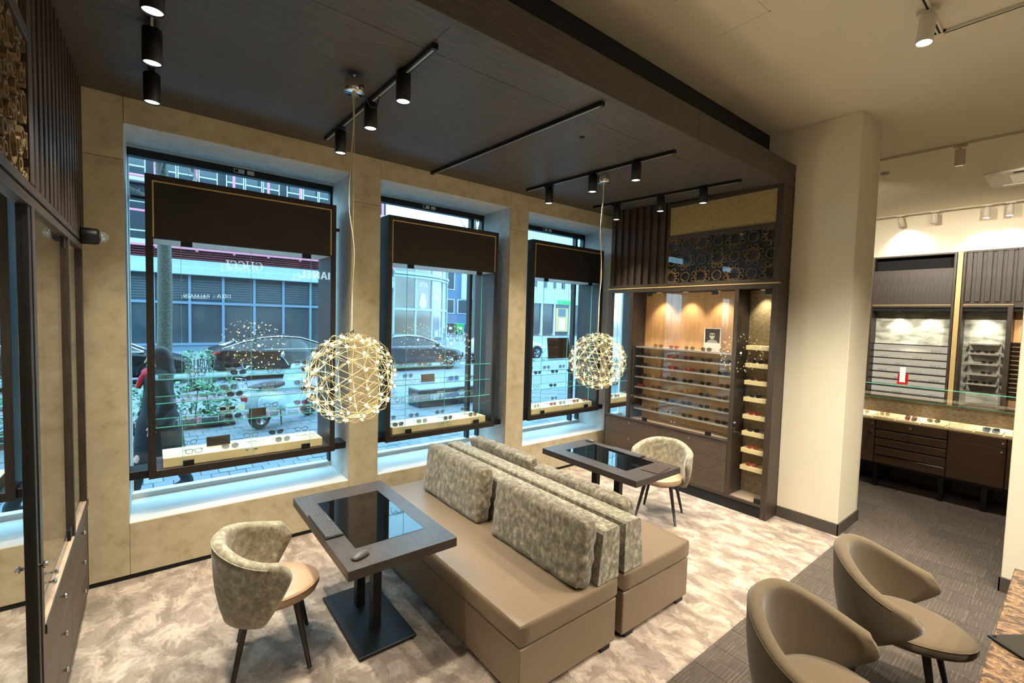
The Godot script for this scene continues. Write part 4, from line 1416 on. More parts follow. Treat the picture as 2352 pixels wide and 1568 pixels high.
	for y in [1.88, 1.745, 1.613, 1.48, 1.343, 1.21, 1.077, 0.946, 0.815]:
		var sh := bx("shelf", c1, M.black_metal, Vector3(x + 0.06, y - 0.014, 2.012), Vector3(x + 0.32, y, 3.118))
		if y < 1.85:
			bx("shelf_light", sh, M.opal, Vector3(x + 0.28, y, 2.012), Vector3(x + 0.285, y + 0.118, 3.118))
	for z in [2.38, 2.82]:
		downlight(c1, Vector3(x + 0.16, 2.495, z), 0.55, 42.0, Vector3(0.3, -1, 0), 0.03, Color(1.0, 0.97, 0.9))
	spot(c1, Vector3(x + 0.04, 1.9, 2.56), Vector3(0.35, -1, 0), 0.5, 70.0, 0.2, Color(1.0, 0.97, 0.9))
	var g := thing("brass_pilaster", "vertical brass strip between the far wall cabinets", "strip", Vector3(x, 0, 3.2))
	bx("strip", g, M.gold_strip, Vector3(x - 0.01, 0.0, 3.165), Vector3(x + 0.3, 3.54, 3.232), 0.002)
	var c2 := thing("sunglass_cabinet", "dark far wall cabinet with sunglasses on short shelves before veined stone", "cabinet", Vector3(x, 0, 3.55))
	bx("plinth", c2, M.black_matt, Vector3(x + 0.02, 0, 3.24), Vector3(xb, 0.12, 3.86))
	bx("base", c2, dw, Vector3(x, 0.12, 3.24), Vector3(xb, 0.7, 3.86))
	bx("side_panel", c2, dw, Vector3(x, 0.7, 3.24), Vector3(xb, 3.53, 3.27), 0.002)
	bx("side_panel", c2, dw, Vector3(x, 0.7, 3.80), Vector3(xb, 2.62, 3.862), 0.002)
	bx("header", c2, dw, Vector3(x + 0.03, 2.62, 3.27), Vector3(x + 0.05, 3.53, 3.862))
	for k in 5:
		bx("slat", c2, dw, Vector3(x, 2.66, 3.285 + 0.118 * k), Vector3(x + 0.031, 3.50, 3.285 + 0.118 * k + 0.066), 0.003)
	bx("top_rail", c2, dw, Vector3(x, 3.5, 3.27), Vector3(xb, 3.535, 3.862), 0.002)
	bx("head_rail", c2, dw, Vector3(x, 2.565, 3.27), Vector3(x + 0.03, 2.604, 3.80), 0.002)
	bx("brass_line", c2, M.gold_strip, Vector3(x - 0.003, 2.605, 3.27), Vector3(x + 0.03, 2.617, 3.862))
	bx("soffit", c2, M.black_gap, Vector3(x + 0.03, 2.5, 3.27), Vector3(xb, 2.62, 3.80))
	bx("onyx_back", c2, M.onyx, Vector3(x + 0.33, 0.7, 3.27), Vector3(xb, 2.5, 3.80))
	for y in FAR_SHELVES:
		bx("shelf", c2, M.shelf_grey, Vector3(x + 0.12, y - 0.03, 3.36), Vector3(x + 0.33, y, 3.735), 0.003)
	downlight(c2, Vector3(x + 0.16, 2.495, 3.53), 0.6, 42.0, Vector3(0.3, -1, 0), 0.03, Color(1.0, 0.97, 0.9))
	bx("glass_door", c2, M.glass, Vector3(x + 0.01, 0.72, 3.272), Vector3(x + 0.016, 2.56, 3.798))
	var c3 := thing("oak_cabinet", "dark far wall cabinet with close oak-backed shelves", "cabinet", Vector3(x, 0, 4.4))
	bx("plinth", c3, M.black_matt, Vector3(x + 0.02, 0, 3.87), Vector3(xb, 0.12, 5.0))
	bx("base", c3, dw, Vector3(x, 0.12, 3.87), Vector3(xb, 0.7, 5.0))
	bx("header", c3, dw, Vector3(x + 0.03, 2.56, 3.866), Vector3(x + 0.05, 3.53, 5.0))
	for k in 9:
		bx("slat", c3, dw, Vector3(x, 2.66, 3.875 + 0.118 * k), Vector3(x + 0.031, 3.50, 3.875 + 0.118 * k + 0.066), 0.003)
	bx("head_rail", c3, dw, Vector3(x, 2.565, 3.866), Vector3(x + 0.03, 2.655, 5.0), 0.002)
	bx("top_rail", c3, dw, Vector3(x, 3.5, 3.866), Vector3(xb, 3.535, 5.0), 0.002)
	bx("soffit", c3, M.black_gap, Vector3(x + 0.05, 2.5, 3.866), Vector3(xb, 2.62, 5.0))
	bx("oak_back", c3, M.oak_back, Vector3(x + 0.33, 0.7, 3.866), Vector3(xb, 2.5, 5.0))
	for k in 12:
		var y := 2.0 - 0.075 * k
		bx("shelf", c3, M.shelf_grey, Vector3(x + 0.14, y - 0.01, 3.87), Vector3(x + 0.33, y, 5.0))
	downlight(c3, Vector3(x + 0.16, 2.495, 4.1), 0.5, 42.0, Vector3(0.3, -1, 0), 0.03, Color(1.0, 0.94, 0.82))
	# air conditioner and smoke detector on the ceiling
	var ac := thing("air_conditioner", "white ceiling cassette air conditioner with dark slots", "air conditioner", Vector3(9.45, WHITE, 4.0))
	bx("panel", ac, M.lamp_white, Vector3(9.02, WHITE - 0.03, 3.62), Vector3(9.9, WHITE, 4.5), 0.006)
	bx("intake", ac, M.shelf_grey, Vector3(9.2, WHITE - 0.034, 3.85), Vector3(9.72, WHITE - 0.029, 4.38), 0.002)
	bx("slot", ac, M.black_matt, Vector3(9.06, WHITE - 0.033, 3.9), Vector3(9.12, WHITE - 0.029, 4.4))
	bx("corner_cap", ac, M.lamp_white, Vector3(9.06, WHITE - 0.036, 3.66), Vector3(9.3, WHITE - 0.029, 3.8), 0.003)
	bx("flap", ac, M.lamp_white, Vector3(9.76, WHITE - 0.045, 3.75), Vector3(9.86, WHITE - 0.029, 4.4), 0.003)
	var sd := thing("smoke_detector", "round grey smoke detector on the ceiling past the pier", "smoke detector", Vector3(8.05, WHITE, 2.76))
	var st := S(true)
	lathe(st, [[0.001, -0.035], [0.03, -0.035], [0.05, -0.02], [0.052, 0.0]], Vector3(8.05, WHITE, 2.76), 16)
	put("housing", st, M.shelf_grey, sd)


const FAR_SHELVES := [1.96, 1.79, 1.613, 1.434, 1.264]


func rear_wall_signs() -> void:              # lit brand signs at the back of the shop; the case doors mirror them
	var zs := 8.55
	var back := Basis(Vector3.UP, PI)
	for s in [["GUCCI", 562.0, 610.0, 0.20, "Droid Serif", "lit white five-letter sign on the rear wall"], ["CHANEL", 738.0, 633.0, 0.20, "Droid Sans", "lit white bold six-letter sign on the rear wall"], ["DITA", 515.0, 680.0, 0.09, "Droid Serif", "small lit white four-letter sign on the rear wall"], ["BALMAIN", 452.0, 680.0, 0.09, "Droid Sans", "small lit white seven-letter sign on the rear wall"]]:
		var v := px(s[1], s[2], 2, -0.146 - zs)
		var at := Vector3(v.x, v.y, zs)
		var o := thing("lit_sign", s[5], "sign", at)
		var w: float = s[3] * 0.46 * s[0].length()
		bx("backing", o, M.dark_wood_across, at + Vector3(-w, -s[3] * 1.2, 0.01), at + Vector3(w, s[3] * 1.2, 0.05))
		lettering("sign_letters", s[0], o, M.sign_white, Transform3D(back, at), s[3], 0.02, s[4], 700 if s[0] == "CHANEL" else 400)


# ------------------------------------------------------------------ the street
func street() -> void:
	paving()
	var sh := main_building()
	corner_building()
	distant_buildings()
	car("parked_car", "black parked car whose bonnet shows beside the tree", -3.65, -11.75, M.car_black, 4.6)
	car("parked_car", "dark parked saloon with red tail lamps behind the scooter", 1.42, -11.8, M.car_black, 4.7)
	car("parked_car", "blue-grey parked car behind the street bench", 6.15, -11.9, M.car_grey, 4.5)
	car("parked_car", "white parked car past the blue-grey one", 12.9, -14.0, M.car_white, 4.5)
	scooter()
	hedge("hedge", "low leafy hedge along the pavement beside the scooter", Vector3(-2.2, 0.02, -6.15), Vector3(1.24, 0.78, -5.32), 1500)
	hedge("shrub", "small green shrub between the parked black cars", Vector3(0.75, 0.02, -10.9), Vector3(1.35, 1.0, -10.3), 260)
	tree(Vector3(0.165, 0, -6.9), 0.115, "grey-barked street tree rising out of the hedge", 3)
	var tp := px(1088, 720, 2, -17.0)
	tree(Vector3(tp.x, 0, -17.0), 0.14, "grey-barked street tree past the parked cars", 8)
	bench()
	passer_by()
	bikes()
	bins()


func paving() -> void:
	var o := struct("pavement", "pavement of small grey stone setts outside the windows", "pavement")
	bx("bed", o, M.joint, Vector3(-8, -0.25, -6.2), Vector3(22, -0.012, -0.705))
	var proto: MeshInstance3D = null
	var rest := S()
	var count := 0
	var spots := []
	for j in 19:
		for i in 90:
			var x := -3.0 + 0.2 * i + (0.1 if j % 2 else 0.0)
			var z := -0.72 - 0.29 * j
			spots.append([x, z])
	# the ones that show largest through the openings come first
	spots.sort_custom(func(a, b): return sett_rank(a) < sett_rank(b))
	for s in spots:
		var jig := 0.004 * sin(s[0] * 37.0 + s[1] * 91.0)
		if count < 300:
			if proto == null:
				O = Vector3.ZERO
				proto = put("sett", box(S(), Vector3(-0.0965, -0.03, -0.1415), Vector3(0.0965, 0.0, 0.1415), 0.004), M.paver_0, o)
				proto.position = Vector3(s[0], jig - 0.002, s[1] - 0.145)
			else:
				again(proto, M["paver_%d" % (absi(hash(Vector2(s[0], s[1]))) % 3)], o, Transform3D(Basis(), Vector3(s[0], jig - 0.002, s[1] - 0.145)))
			count += 1
		else:
			box(rest, Vector3(s[0] - 0.0965, -0.03, s[1] - 0.2865), Vector3(s[0] + 0.0965, jig - 0.002, s[1] - 0.0035))
	tag(put("more_setts", rest, M.paver_1, o), "", "", "", "stuff")
	bx("kerb", o, M.kerb, Vector3(-12, -0.2, -6.4), Vector3(30, 0.01, -6.2), 0.01)
	var r := struct("road", "pale grey road beyond the kerb", "road")
	bx("surface", r, M.road, Vector3(-40, -0.3, -80), Vector3(80, -0.03, -6.4))
	bx("far_pavement", r, M.paver_2, Vector3(-40, -0.03, -24.5), Vector3(17.0, 0.03, -15.5))


func sett_rank(s: Array) -> float:
	var x: float = s[0]
	var z: float = s[1]
	var bad := 0.0
	# only what the gaps under and the panes of the cases show
	for w in WINDOWS:
		var k := 4.655 / (4.655 - z)
		var xi := x * k
		if xi > w[0] - 0.1 and xi < w[1] + 0.1: return -z
	return 100.0 - z


func main_building() -> Node3D:
	var z := -24.0
	var o := thing("shop_building", "long shop building with dark glass front, pale band and pink steel frame", "building", Vector3(3, 0, z))
	bx("body", o, M.facade_dark, Vector3(-16, 0, -34), Vector3(12.5, 13.0, z - 1.2))
	bx("plinth", o, M.facade_metal, Vector3(-16, 0, z - 0.5), Vector3(12.5, 0.33, z), 0.01)
	# shop windows: panes between blue-grey mullions, lit shop interior behind
	bx("shop_floor", o, M.facade_shop, Vector3(-16, 0.33, z - 1.2), Vector3(12.5, 0.36, z))
	var xs := []
	for k in 19: xs.append(-14.5 + 1.46 * k)
	for k in 19:
		var x: float = xs[k]
		bx("mullion", o, M.facade_metal, Vector3(x - 0.06, 0.33, z - 0.1), Vector3(x + 0.06, 3.92, z + 0.05), 0.004)
		if k < 18:
			bx("window_pane", o, M.shop_glass, Vector3(x + 0.06, 0.45, z - 0.06), Vector3(xs[k + 1] - 0.06, 2.45, z - 0.04))
			bx("window_pane", o, M.shop_glass, Vector3(x + 0.06, 2.58, z - 0.06), Vector3(xs[k + 1] - 0.06, 3.93, z - 0.04))
			bx("window_sill", o, M.facade_metal, Vector3(x, 0.33, z - 0.1), Vector3(xs[k + 1], 0.45, z + 0.06))
			bx("transom", o, M.facade_metal, Vector3(x, 2.45, z - 0.08), Vector3(xs[k + 1], 2.58, z + 0.04))
			for j in 8:
				bx("blind_slat", o, M.louver, Vector3(x + 0.1, 2.72 + 0.13 * j, z - 0.035), Vector3(xs[k + 1] - 0.1, 2.75 + 0.13 * j, z - 0.02))
	bx("band", o, M.facade_band, Vector3(-16, 3.93, z - 0.3), Vector3(12.5, 4.32, z + 0.3), 0.02)
	bx("upper_band", o, M.facade_band, Vector3(-16, 4.32, z - 0.5), Vector3(12.5, 4.68, z + 0.1))
	for j in 4:
		bx("red_louver", o, M.maroon, Vector3(-16, 4.72 + 0.11 * j, z - 0.35), Vector3(12.5, 4.77 + 0.11 * j, z + 0.02 + 0.05 * j))
	bx("pink_beam", o, M.pink, Vector3(-16, 5.17, z + 0.25), Vector3(12.5, 5.28, z + 0.4), 0.01)
	for k in 18:
		var x := -16.0 + 1.63 * k + (0.23 + 16.0 - 1.63 * 9.0 - 1.63)
		bx("pink_post", o, M.pink, Vector3(x - 0.06, 5.1, z + 0.28), Vector3(x + 0.06, 12.6, z + 0.38), 0.008)
	for y in [6.82, 8.44, 11.9]:
		bx("pink_beam", o, M.pink, Vector3(-16, y - 0.05, z + 0.28), Vector3(0.2, y + 0.05, z + 0.38), 0.008)
	# upper storeys: white sills and window frames, dark panes
	for y in [5.6, 8.75]:
		for k in 9:
			var x := -15.0 + 3.05 * k
			bx("upper_sill", o, M.stone_white, Vector3(x - 0.1, y - 0.32, z - 1.25), Vector3(x + 2.85, y, z - 0.75), 0.01)
			for i in 3:
				var px0 := x + 0.9 * i
				var pn := bx("upper_window", o, M.stone_white, Vector3(px0, y, z - 1.25), Vector3(px0 + 0.86, y + 1.9, z - 1.1))
				bx("pane", pn, M.shop_glass, Vector3(px0 + 0.05, y + 0.06, z - 1.12), Vector3(px0 + 0.81, y + 0.42, z - 1.09))
				bx("pane", pn, M.shop_glass, Vector3(px0 + 0.05, y + 0.50, z - 1.12), Vector3(px0 + 0.81, y + 1.85, z - 1.09))
	return o


func corner_building() -> void:
	var c := Vector3(12.6, 0, -31.0)
	var r := 7.0
	var o := thing("corner_shop", "curved glass corner shop with pale frames and posters", "building", c)
	var P := func(a: float, rad: float, y: float) -> Vector3:
		return c + Vector3(sin(a) * rad, y, cos(a) * rad)
	var n := 9
	var inner := S(true)
	var ring0 := []
	var ring1 := []
	for i in 19:
		var a := i / 18.0 * PI * 0.75
		ring0.append(P.call(a, r - 0.9, 0.0))
		ring1.append(P.call(a, r - 0.9, 7.2))
	rows(inner, [ring0, ring1])
	put("interior_wall", inner, M.facade_shop, o)
	for i in n + 1:
		var a := i * deg_to_rad(14.0)
		var st := S()
		tube(st, [P.call(a, r, 0.3), P.call(a, r, 7.2)], 0.075, 6)
		put("mullion", st, M.facade_band, o)
	for h in [[0.0, 0.35, 0.05, "plinth", M.facade_metal], [2.52, 2.66, 0.04, "transom", M.facade_band], [4.72, 4.86, 0.1, "ring_band", M.facade_band], [4.92, 5.1, 0.16, "ring_band", M.facade_band], [7.0, 7.5, 0.12, "cornice", M.facade_band]]:
		var st := S()
		for i in 18:
			var a := i / 18.0 * deg_to_rad(126.0)
			var b := (i + 1) / 18.0 * deg_to_rad(126.0)
			hexa(st, [P.call(a, r - 0.1, h[0]), P.call(b, r - 0.1, h[0]), P.call(b, r + h[2], h[0]), P.call(a, r + h[2], h[0]), P.call(a, r - 0.1, h[1]), P.call(b, r - 0.1, h[1]), P.call(b, r + h[2], h[1]), P.call(a, r + h[2], h[1])])
		put(h[3], st, h[4], o)
	for i in n:
		var a := i * deg_to_rad(14.0)
		var b := (i + 1) * deg_to_rad(14.0)
		for y in [[0.35, 2.52], [2.66, 4.72], [5.1, 7.0]]:
			var st := S()
			hexa(st, [P.call(a, r - 0.03, y[0]), P.call(b, r - 0.03, y[0]), P.call(b, r - 0.01, y[0]), P.call(a, r - 0.01, y[0]), P.call(a, r - 0.03, y[1]), P.call(b, r - 0.03, y[1]), P.call(b, r - 0.01, y[1]), P.call(a, r - 0.01, y[1])])
			put("pane", st, M.glass, o)
	# posters behind the upper panes
	for i in 4:
		var a := deg_to_rad(14.0 * (i + 1) + 0.9)
		var b := deg_to_rad(14.0 * (i + 2) - 0.9)
		var st := S()
		var y0 := 2.7
		var y1 := 4.7
		hexa(st, [P.call(a, r - 0.16, y0), P.call(b, r - 0.16, y0), P.call(b, r - 0.14, y0), P.call(a, r - 0.14, y0), P.call(a, r - 0.16, y1), P.call(b, r - 0.16, y1), P.call(b, r - 0.14, y1), P.call(a, r - 0.14, y1)])
		var p := put("poster", st, [M.facade_shop, M.louver, M.oak_back, M.pale_cladding][i], o)
		var m := (a + b) / 2.0
		if i < 3:
			var turn := Basis(Vector3.UP, m)
			lettering("poster_letters", "DITA", p, M.white_card, Transform3D(turn, P.call(m, r - 0.125, [4.35, 3.5, 4.3][i])), 0.26, 0.01, "Droid Serif")
			# a plain head-and-shoulders shape
			var f := S(true)
			T = Transform3D(turn, P.call(m, r - 0.135, 3.35 if i != 1 else 3.0))
			lathe(f, [[0.0005, 0.012], [0.2, 0.01], [0.26, 0.0]], Vector3(0, 0.15, 0), 14, Vector3(0, 0, 1))
			lathe(f, [[0.0005, 0.011], [0.3, 0.009], [0.4, 0.0]], Vector3(0, -0.3, -0.002), 14, Vector3(0, 0, 1))
			T = Transform3D()
			put("printed_figure", f, [M.skin, M.facade_dark, M.seat_brown][i], p)
	bx("body", o, M.facade_dark, Vector3(12.62, 0, -38), Vector3(14.5, 8.8, -32.5))


func distant_buildings() -> void:
	var o := thing("blue_building", "blue-grey building with white-framed windows and pale cladding", "building", Vector3(39, 0, -60))
	bx("wall", o, M.blue_wall, Vector3(30, 0, -64), Vector3(46, 13.5, -60))
	for x in [33.2, 36.35, 39.5, 42.6]:
		for y in [[2.65, 5.0], [6.5, 9.4], [10.4, 12.8]]:
			if x > 39.0 and y[0] > 5.5: continue
			var w := bx("window", o, M.stone_white, Vector3(x, y[0], -60.1), Vector3(x + 2.55, y[1], -59.9))
			bx("pane", w, M.shop_glass, Vector3(x + 0.15, y[0] + 0.12, -59.95), Vector3(x + 2.4, y[1] - 0.12, -59.86))
	bx("pale_cladding", o, M.pale_cladding, Vector3(40.2, 5.05, -60.6), Vector3(43.5, 13.5, -59.7))
	for k in 4:
		bx("cladding_joint", o, M.facade_metal, Vector3(40.9 + 0.75 * k, 5.05, -59.72), Vector3(40.93 + 0.75 * k, 13.5, -59.68))
	var s := thing("white_shop_building", "white corrugated building over a glass shop with green letters", "building", Vector3(44, 0, -40))
	bx("upper_wall", s, M.pale_cladding, Vector3(37.3, 4.75, -48), Vector3(56, 14.2, -40))
	for k in 40:
		bx("rib", s, M.pale_cladding, Vector3(37.4 + 0.45 * k, 4.75, -40.0), Vector3(37.6 + 0.45 * k, 14.2, -39.88))
	for x in [38.6, 40.3, 42.0, 43.7, 45.4]:
		bx("window_slot", s, M.shop_glass, Vector3(x, 6.3, -40), Vector3(x + 0.5, 7.4, -39.84))
	bx("shop_wall", s, M.stone_white, Vector3(37.3, 0, -48), Vector3(56, 4.75, -41.2))
	bx("fascia", s, M.facade_band, Vector3(37.3, 4.2, -41.2), Vector3(56, 4.75, -39.9))
	for x in [37.4, 40.2, 42.5, 45.4, 48.3]:
		bx("pillar", s, M.stone_white, Vector3(x - 0.12, 0, -40.3), Vector3(x + 0.12, 4.2, -39.95))
		bx("shop_pane", s, M.shop_glass, Vector3(x + 0.12, 0.3, -40.2), Vector3(x + 2.7, 4.2, -40.15))
	lettering("shop_letters", "SCHAAP", s, M.sign_green, Transform3D(Basis(), Vector3(44.2, 4.5, -39.8)), 0.5, 0.08, "Droid Sans", 700)
	bx("lit_display", s, M.oak_back, Vector3(42.8, 0.5, -40.1), Vector3(45.2, 3.7, -40.05))
	bx("display_card", s, M.louver, Vector3(43.3, 2.6, -40.05), Vector3(44.6, 3.6, -40.0))
	bx("display_card", s, M.white_card, Vector3(43.4, 0.7, -40.05), Vector3(44.5, 2.3, -40.0))


func wheel(parent: Node, at: Vector3, r: float, wide: float, axis: Vector3, spokes := 5) -> void:
	var st := S(true)
	lathe(st, [[r * 0.66, -wide / 2.0], [r * 0.93, -wide / 2.0], [r, -wide * 0.3], [r, wide * 0.3], [r * 0.93, wide / 2.0], [r * 0.66, wide / 2.0]], at, 24, axis)
	var t := put("wheel", st, M.rubber, parent)
	var h := S(true)
	lathe(h, [[r * 0.7, wide * 0.4], [r * 0.62, wide * 0.46], [r * 0.6, wide * 0.3], [r * 0.1, wide * 0.3]], at, 20, axis)
	put("rim", h, M.rim_metal, t)
	var u := axis.cross(Vector3.UP).normalized()
	var v := axis.cross(u)
	for k in spokes:
		var w := TAU * k / spokes
		var d := u * cos(w) + v * sin(w)
		var sp := S()
		tube(sp, [at + axis * wide * 0.42 + d * r * 0.08, at + axis * wide * 0.44 + d * r * 0.62], r * 0.075, 4)
		put("spoke", sp, M.rim_metal, t)


func car(called: String, label: String, x_tail: float, z_near: float, paint: Material, long: float) -> void:
	var at := Vector3(x_tail + long / 2.0, -0.03, z_near - 0.9)
	var o := thing(called, label, "car", at, "cars parked along the street")
	var k := long / 4.7
	# stations along the car: x, shoulder height, half width, lower edge
	var stn := [[0.0, 0.82, 0.66, 0.42], [0.06, 0.95, 0.80, 0.34], [0.3, 1.02, 0.88, 0.28], [0.9, 1.0, 0.91, 0.24], [2.3, 0.96, 0.915, 0.22], [3.4, 0.93, 0.91, 0.24], [4.1, 0.84, 0.88, 0.26], [4.5, 0.74, 0.80, 0.28], [4.66, 0.64, 0.68, 0.32], [4.7, 0.56, 0.58, 0.4]]
	var g := []
	for s in stn:
		var x: float = x_tail + s[0] * k
		var ring := []
		for p in [[0.0, s[3]], [0.8, s[3]], [0.97, s[3] + 0.1], [1.0, s[3] + 0.28], [0.985, s[1] - 0.14], [0.95, s[1] - 0.02], [0.86, s[1] + 0.015], [0.5, s[1] + 0.035], [0.0, s[1] + 0.04]]:
			ring.append(Vector3(x, p[1] - 0.03, at.z + p[0] * s[2]))
		for p in [[-0.5, s[1] + 0.035], [-0.86, s[1] + 0.015], [-0.95, s[1] - 0.02], [-0.985, s[1] - 0.14], [-1.0, s[3] + 0.28], [-0.97, s[3] + 0.1], [-0.8, s[3]]]:
			ring.append(Vector3(x, p[1] - 0.03, at.z + p[0] * s[2]))
		g.append(ring)
	var st := S(true)
	rows(st, g, true)
	for e in [g[0], g[g.size() - 1]]:
		var mid := Vector3.ZERO
		for p in e: mid += p / e.size()
		fan(st, e, mid, at + Vector3(0, 0.6, 0))
	put("body", st, paint, o)
	# glasshouse and roof
	var roof := [[0.35, 1.03, 0.70], [0.85, 1.22, 0.64], [1.4, 1.38, 0.60], [2.0, 1.43, 0.59], [2.6, 1.38, 0.60], [3.1, 1.20, 0.64], [3.55, 0.97, 0.72]]
	var gg := []
	for s in roof:
		var x: float = x_tail + s[0] * k
		var ring := []
		for p in [[1.0, 0.0], [0.98, 0.55], [0.93, 0.9], [0.8, 1.0], [0.0, 1.03], [-0.8, 1.0], [-0.93, 0.9], [-0.98, 0.55], [-1.0, 0.0]]:
			ring.append(Vector3(x, lerpf(0.94, s[1], p[1]) - 0.03, at.z + p[0] * lerpf(0.82, s[2], p[1])))
		gg.append(ring)
	var gl := S(true)
	rows(gl, gg)
	put("windows", gl, M.car_glass, o)
	var rf := []
	for i in range(1, 6):
		var row := []
		for j in range(2, 7): row.append(gg[i][j] + Vector3(0, 0.006, 0))
		rf.append(row)
	var rs := S(true)
	rows(rs, rf)
	put("roof", rs, paint, o)
	for s in [1, -1]:
		var line := []
		var top := []
		for r in gg:
			line.append(r[0 if s > 0 else 8] + Vector3(0, 0.03, 0.01 * s))
			top.append(r[2 if s > 0 else 6] + Vector3(0, 0.004, 0.008 * s))
		var ln := S(true)
		tube(ln, line, 0.012, 5)
		put("window_trim", ln, M.chrome, o)
		var tp := S(true)
		tube(tp, top, 0.018, 5)
		put("roof_rail", tp, M.chrome, o)
		for xx in [1.15, 2.25]:
			var pl := S()
			var x: float = x_tail + xx * k
			tube(pl, [Vector3(x, 0.9, at.z + s * 0.835), Vector3(x + 0.1 * (1 if xx < 2 else 0), 1.34, at.z + s * 0.60)], 0.03, 4)
			put("pillar", pl, paint, o)
		var mi := S(true)
		rounded(mi, Vector3(0.14, 0.13, 0.2), 0.05, 5, 0.0, 0.0, 1, Transform3D(Basis(), Vector3(x_tail + 3.15 * k, 1.0, at.z + s * 0.98)))
		put("side_mirror", mi, M.car_black, o)
		var tl := S(true)
		rounded(tl, Vector3(0.34, 0.13, 0.06), 0.028, 5, 0.0, 0.0, 1, Transform3D(Basis(Vector3.UP, -0.25 * s), Vector3(x_tail + 0.17, 0.83, at.z + s * 0.79)))
		put("tail_lamp", tl, M.tail_red, o)
		var hl := S(true)
		rounded(hl, Vector3(0.3, 0.1, 0.08), 0.035, 5, 0.0, 0.0, 1, Transform3D(Basis(Vector3.UP, 0.5 * s), Vector3(x_tail + 4.42 * k, 0.66, at.z + s * 0.72)))
		put("head_lamp", hl, M.chrome, o)
		for xx in [0.86, 3.78]:
			wheel(o, Vector3(x_tail + xx * k, 0.31, at.z + s * 0.83), 0.335, 0.2, Vector3(0, 0, s))
			var ar := S(true)
			var arc := []
			for q in 9:
				var w := PI * q / 8.0
				arc.append(Vector3(x_tail + xx * k + cos(w) * 0.375, 0.31 + sin(w) * 0.375, at.z + s * 0.905))
			tube(ar, arc, 0.028, 5)
			put("wheel_arch", ar, M.rubber, o)


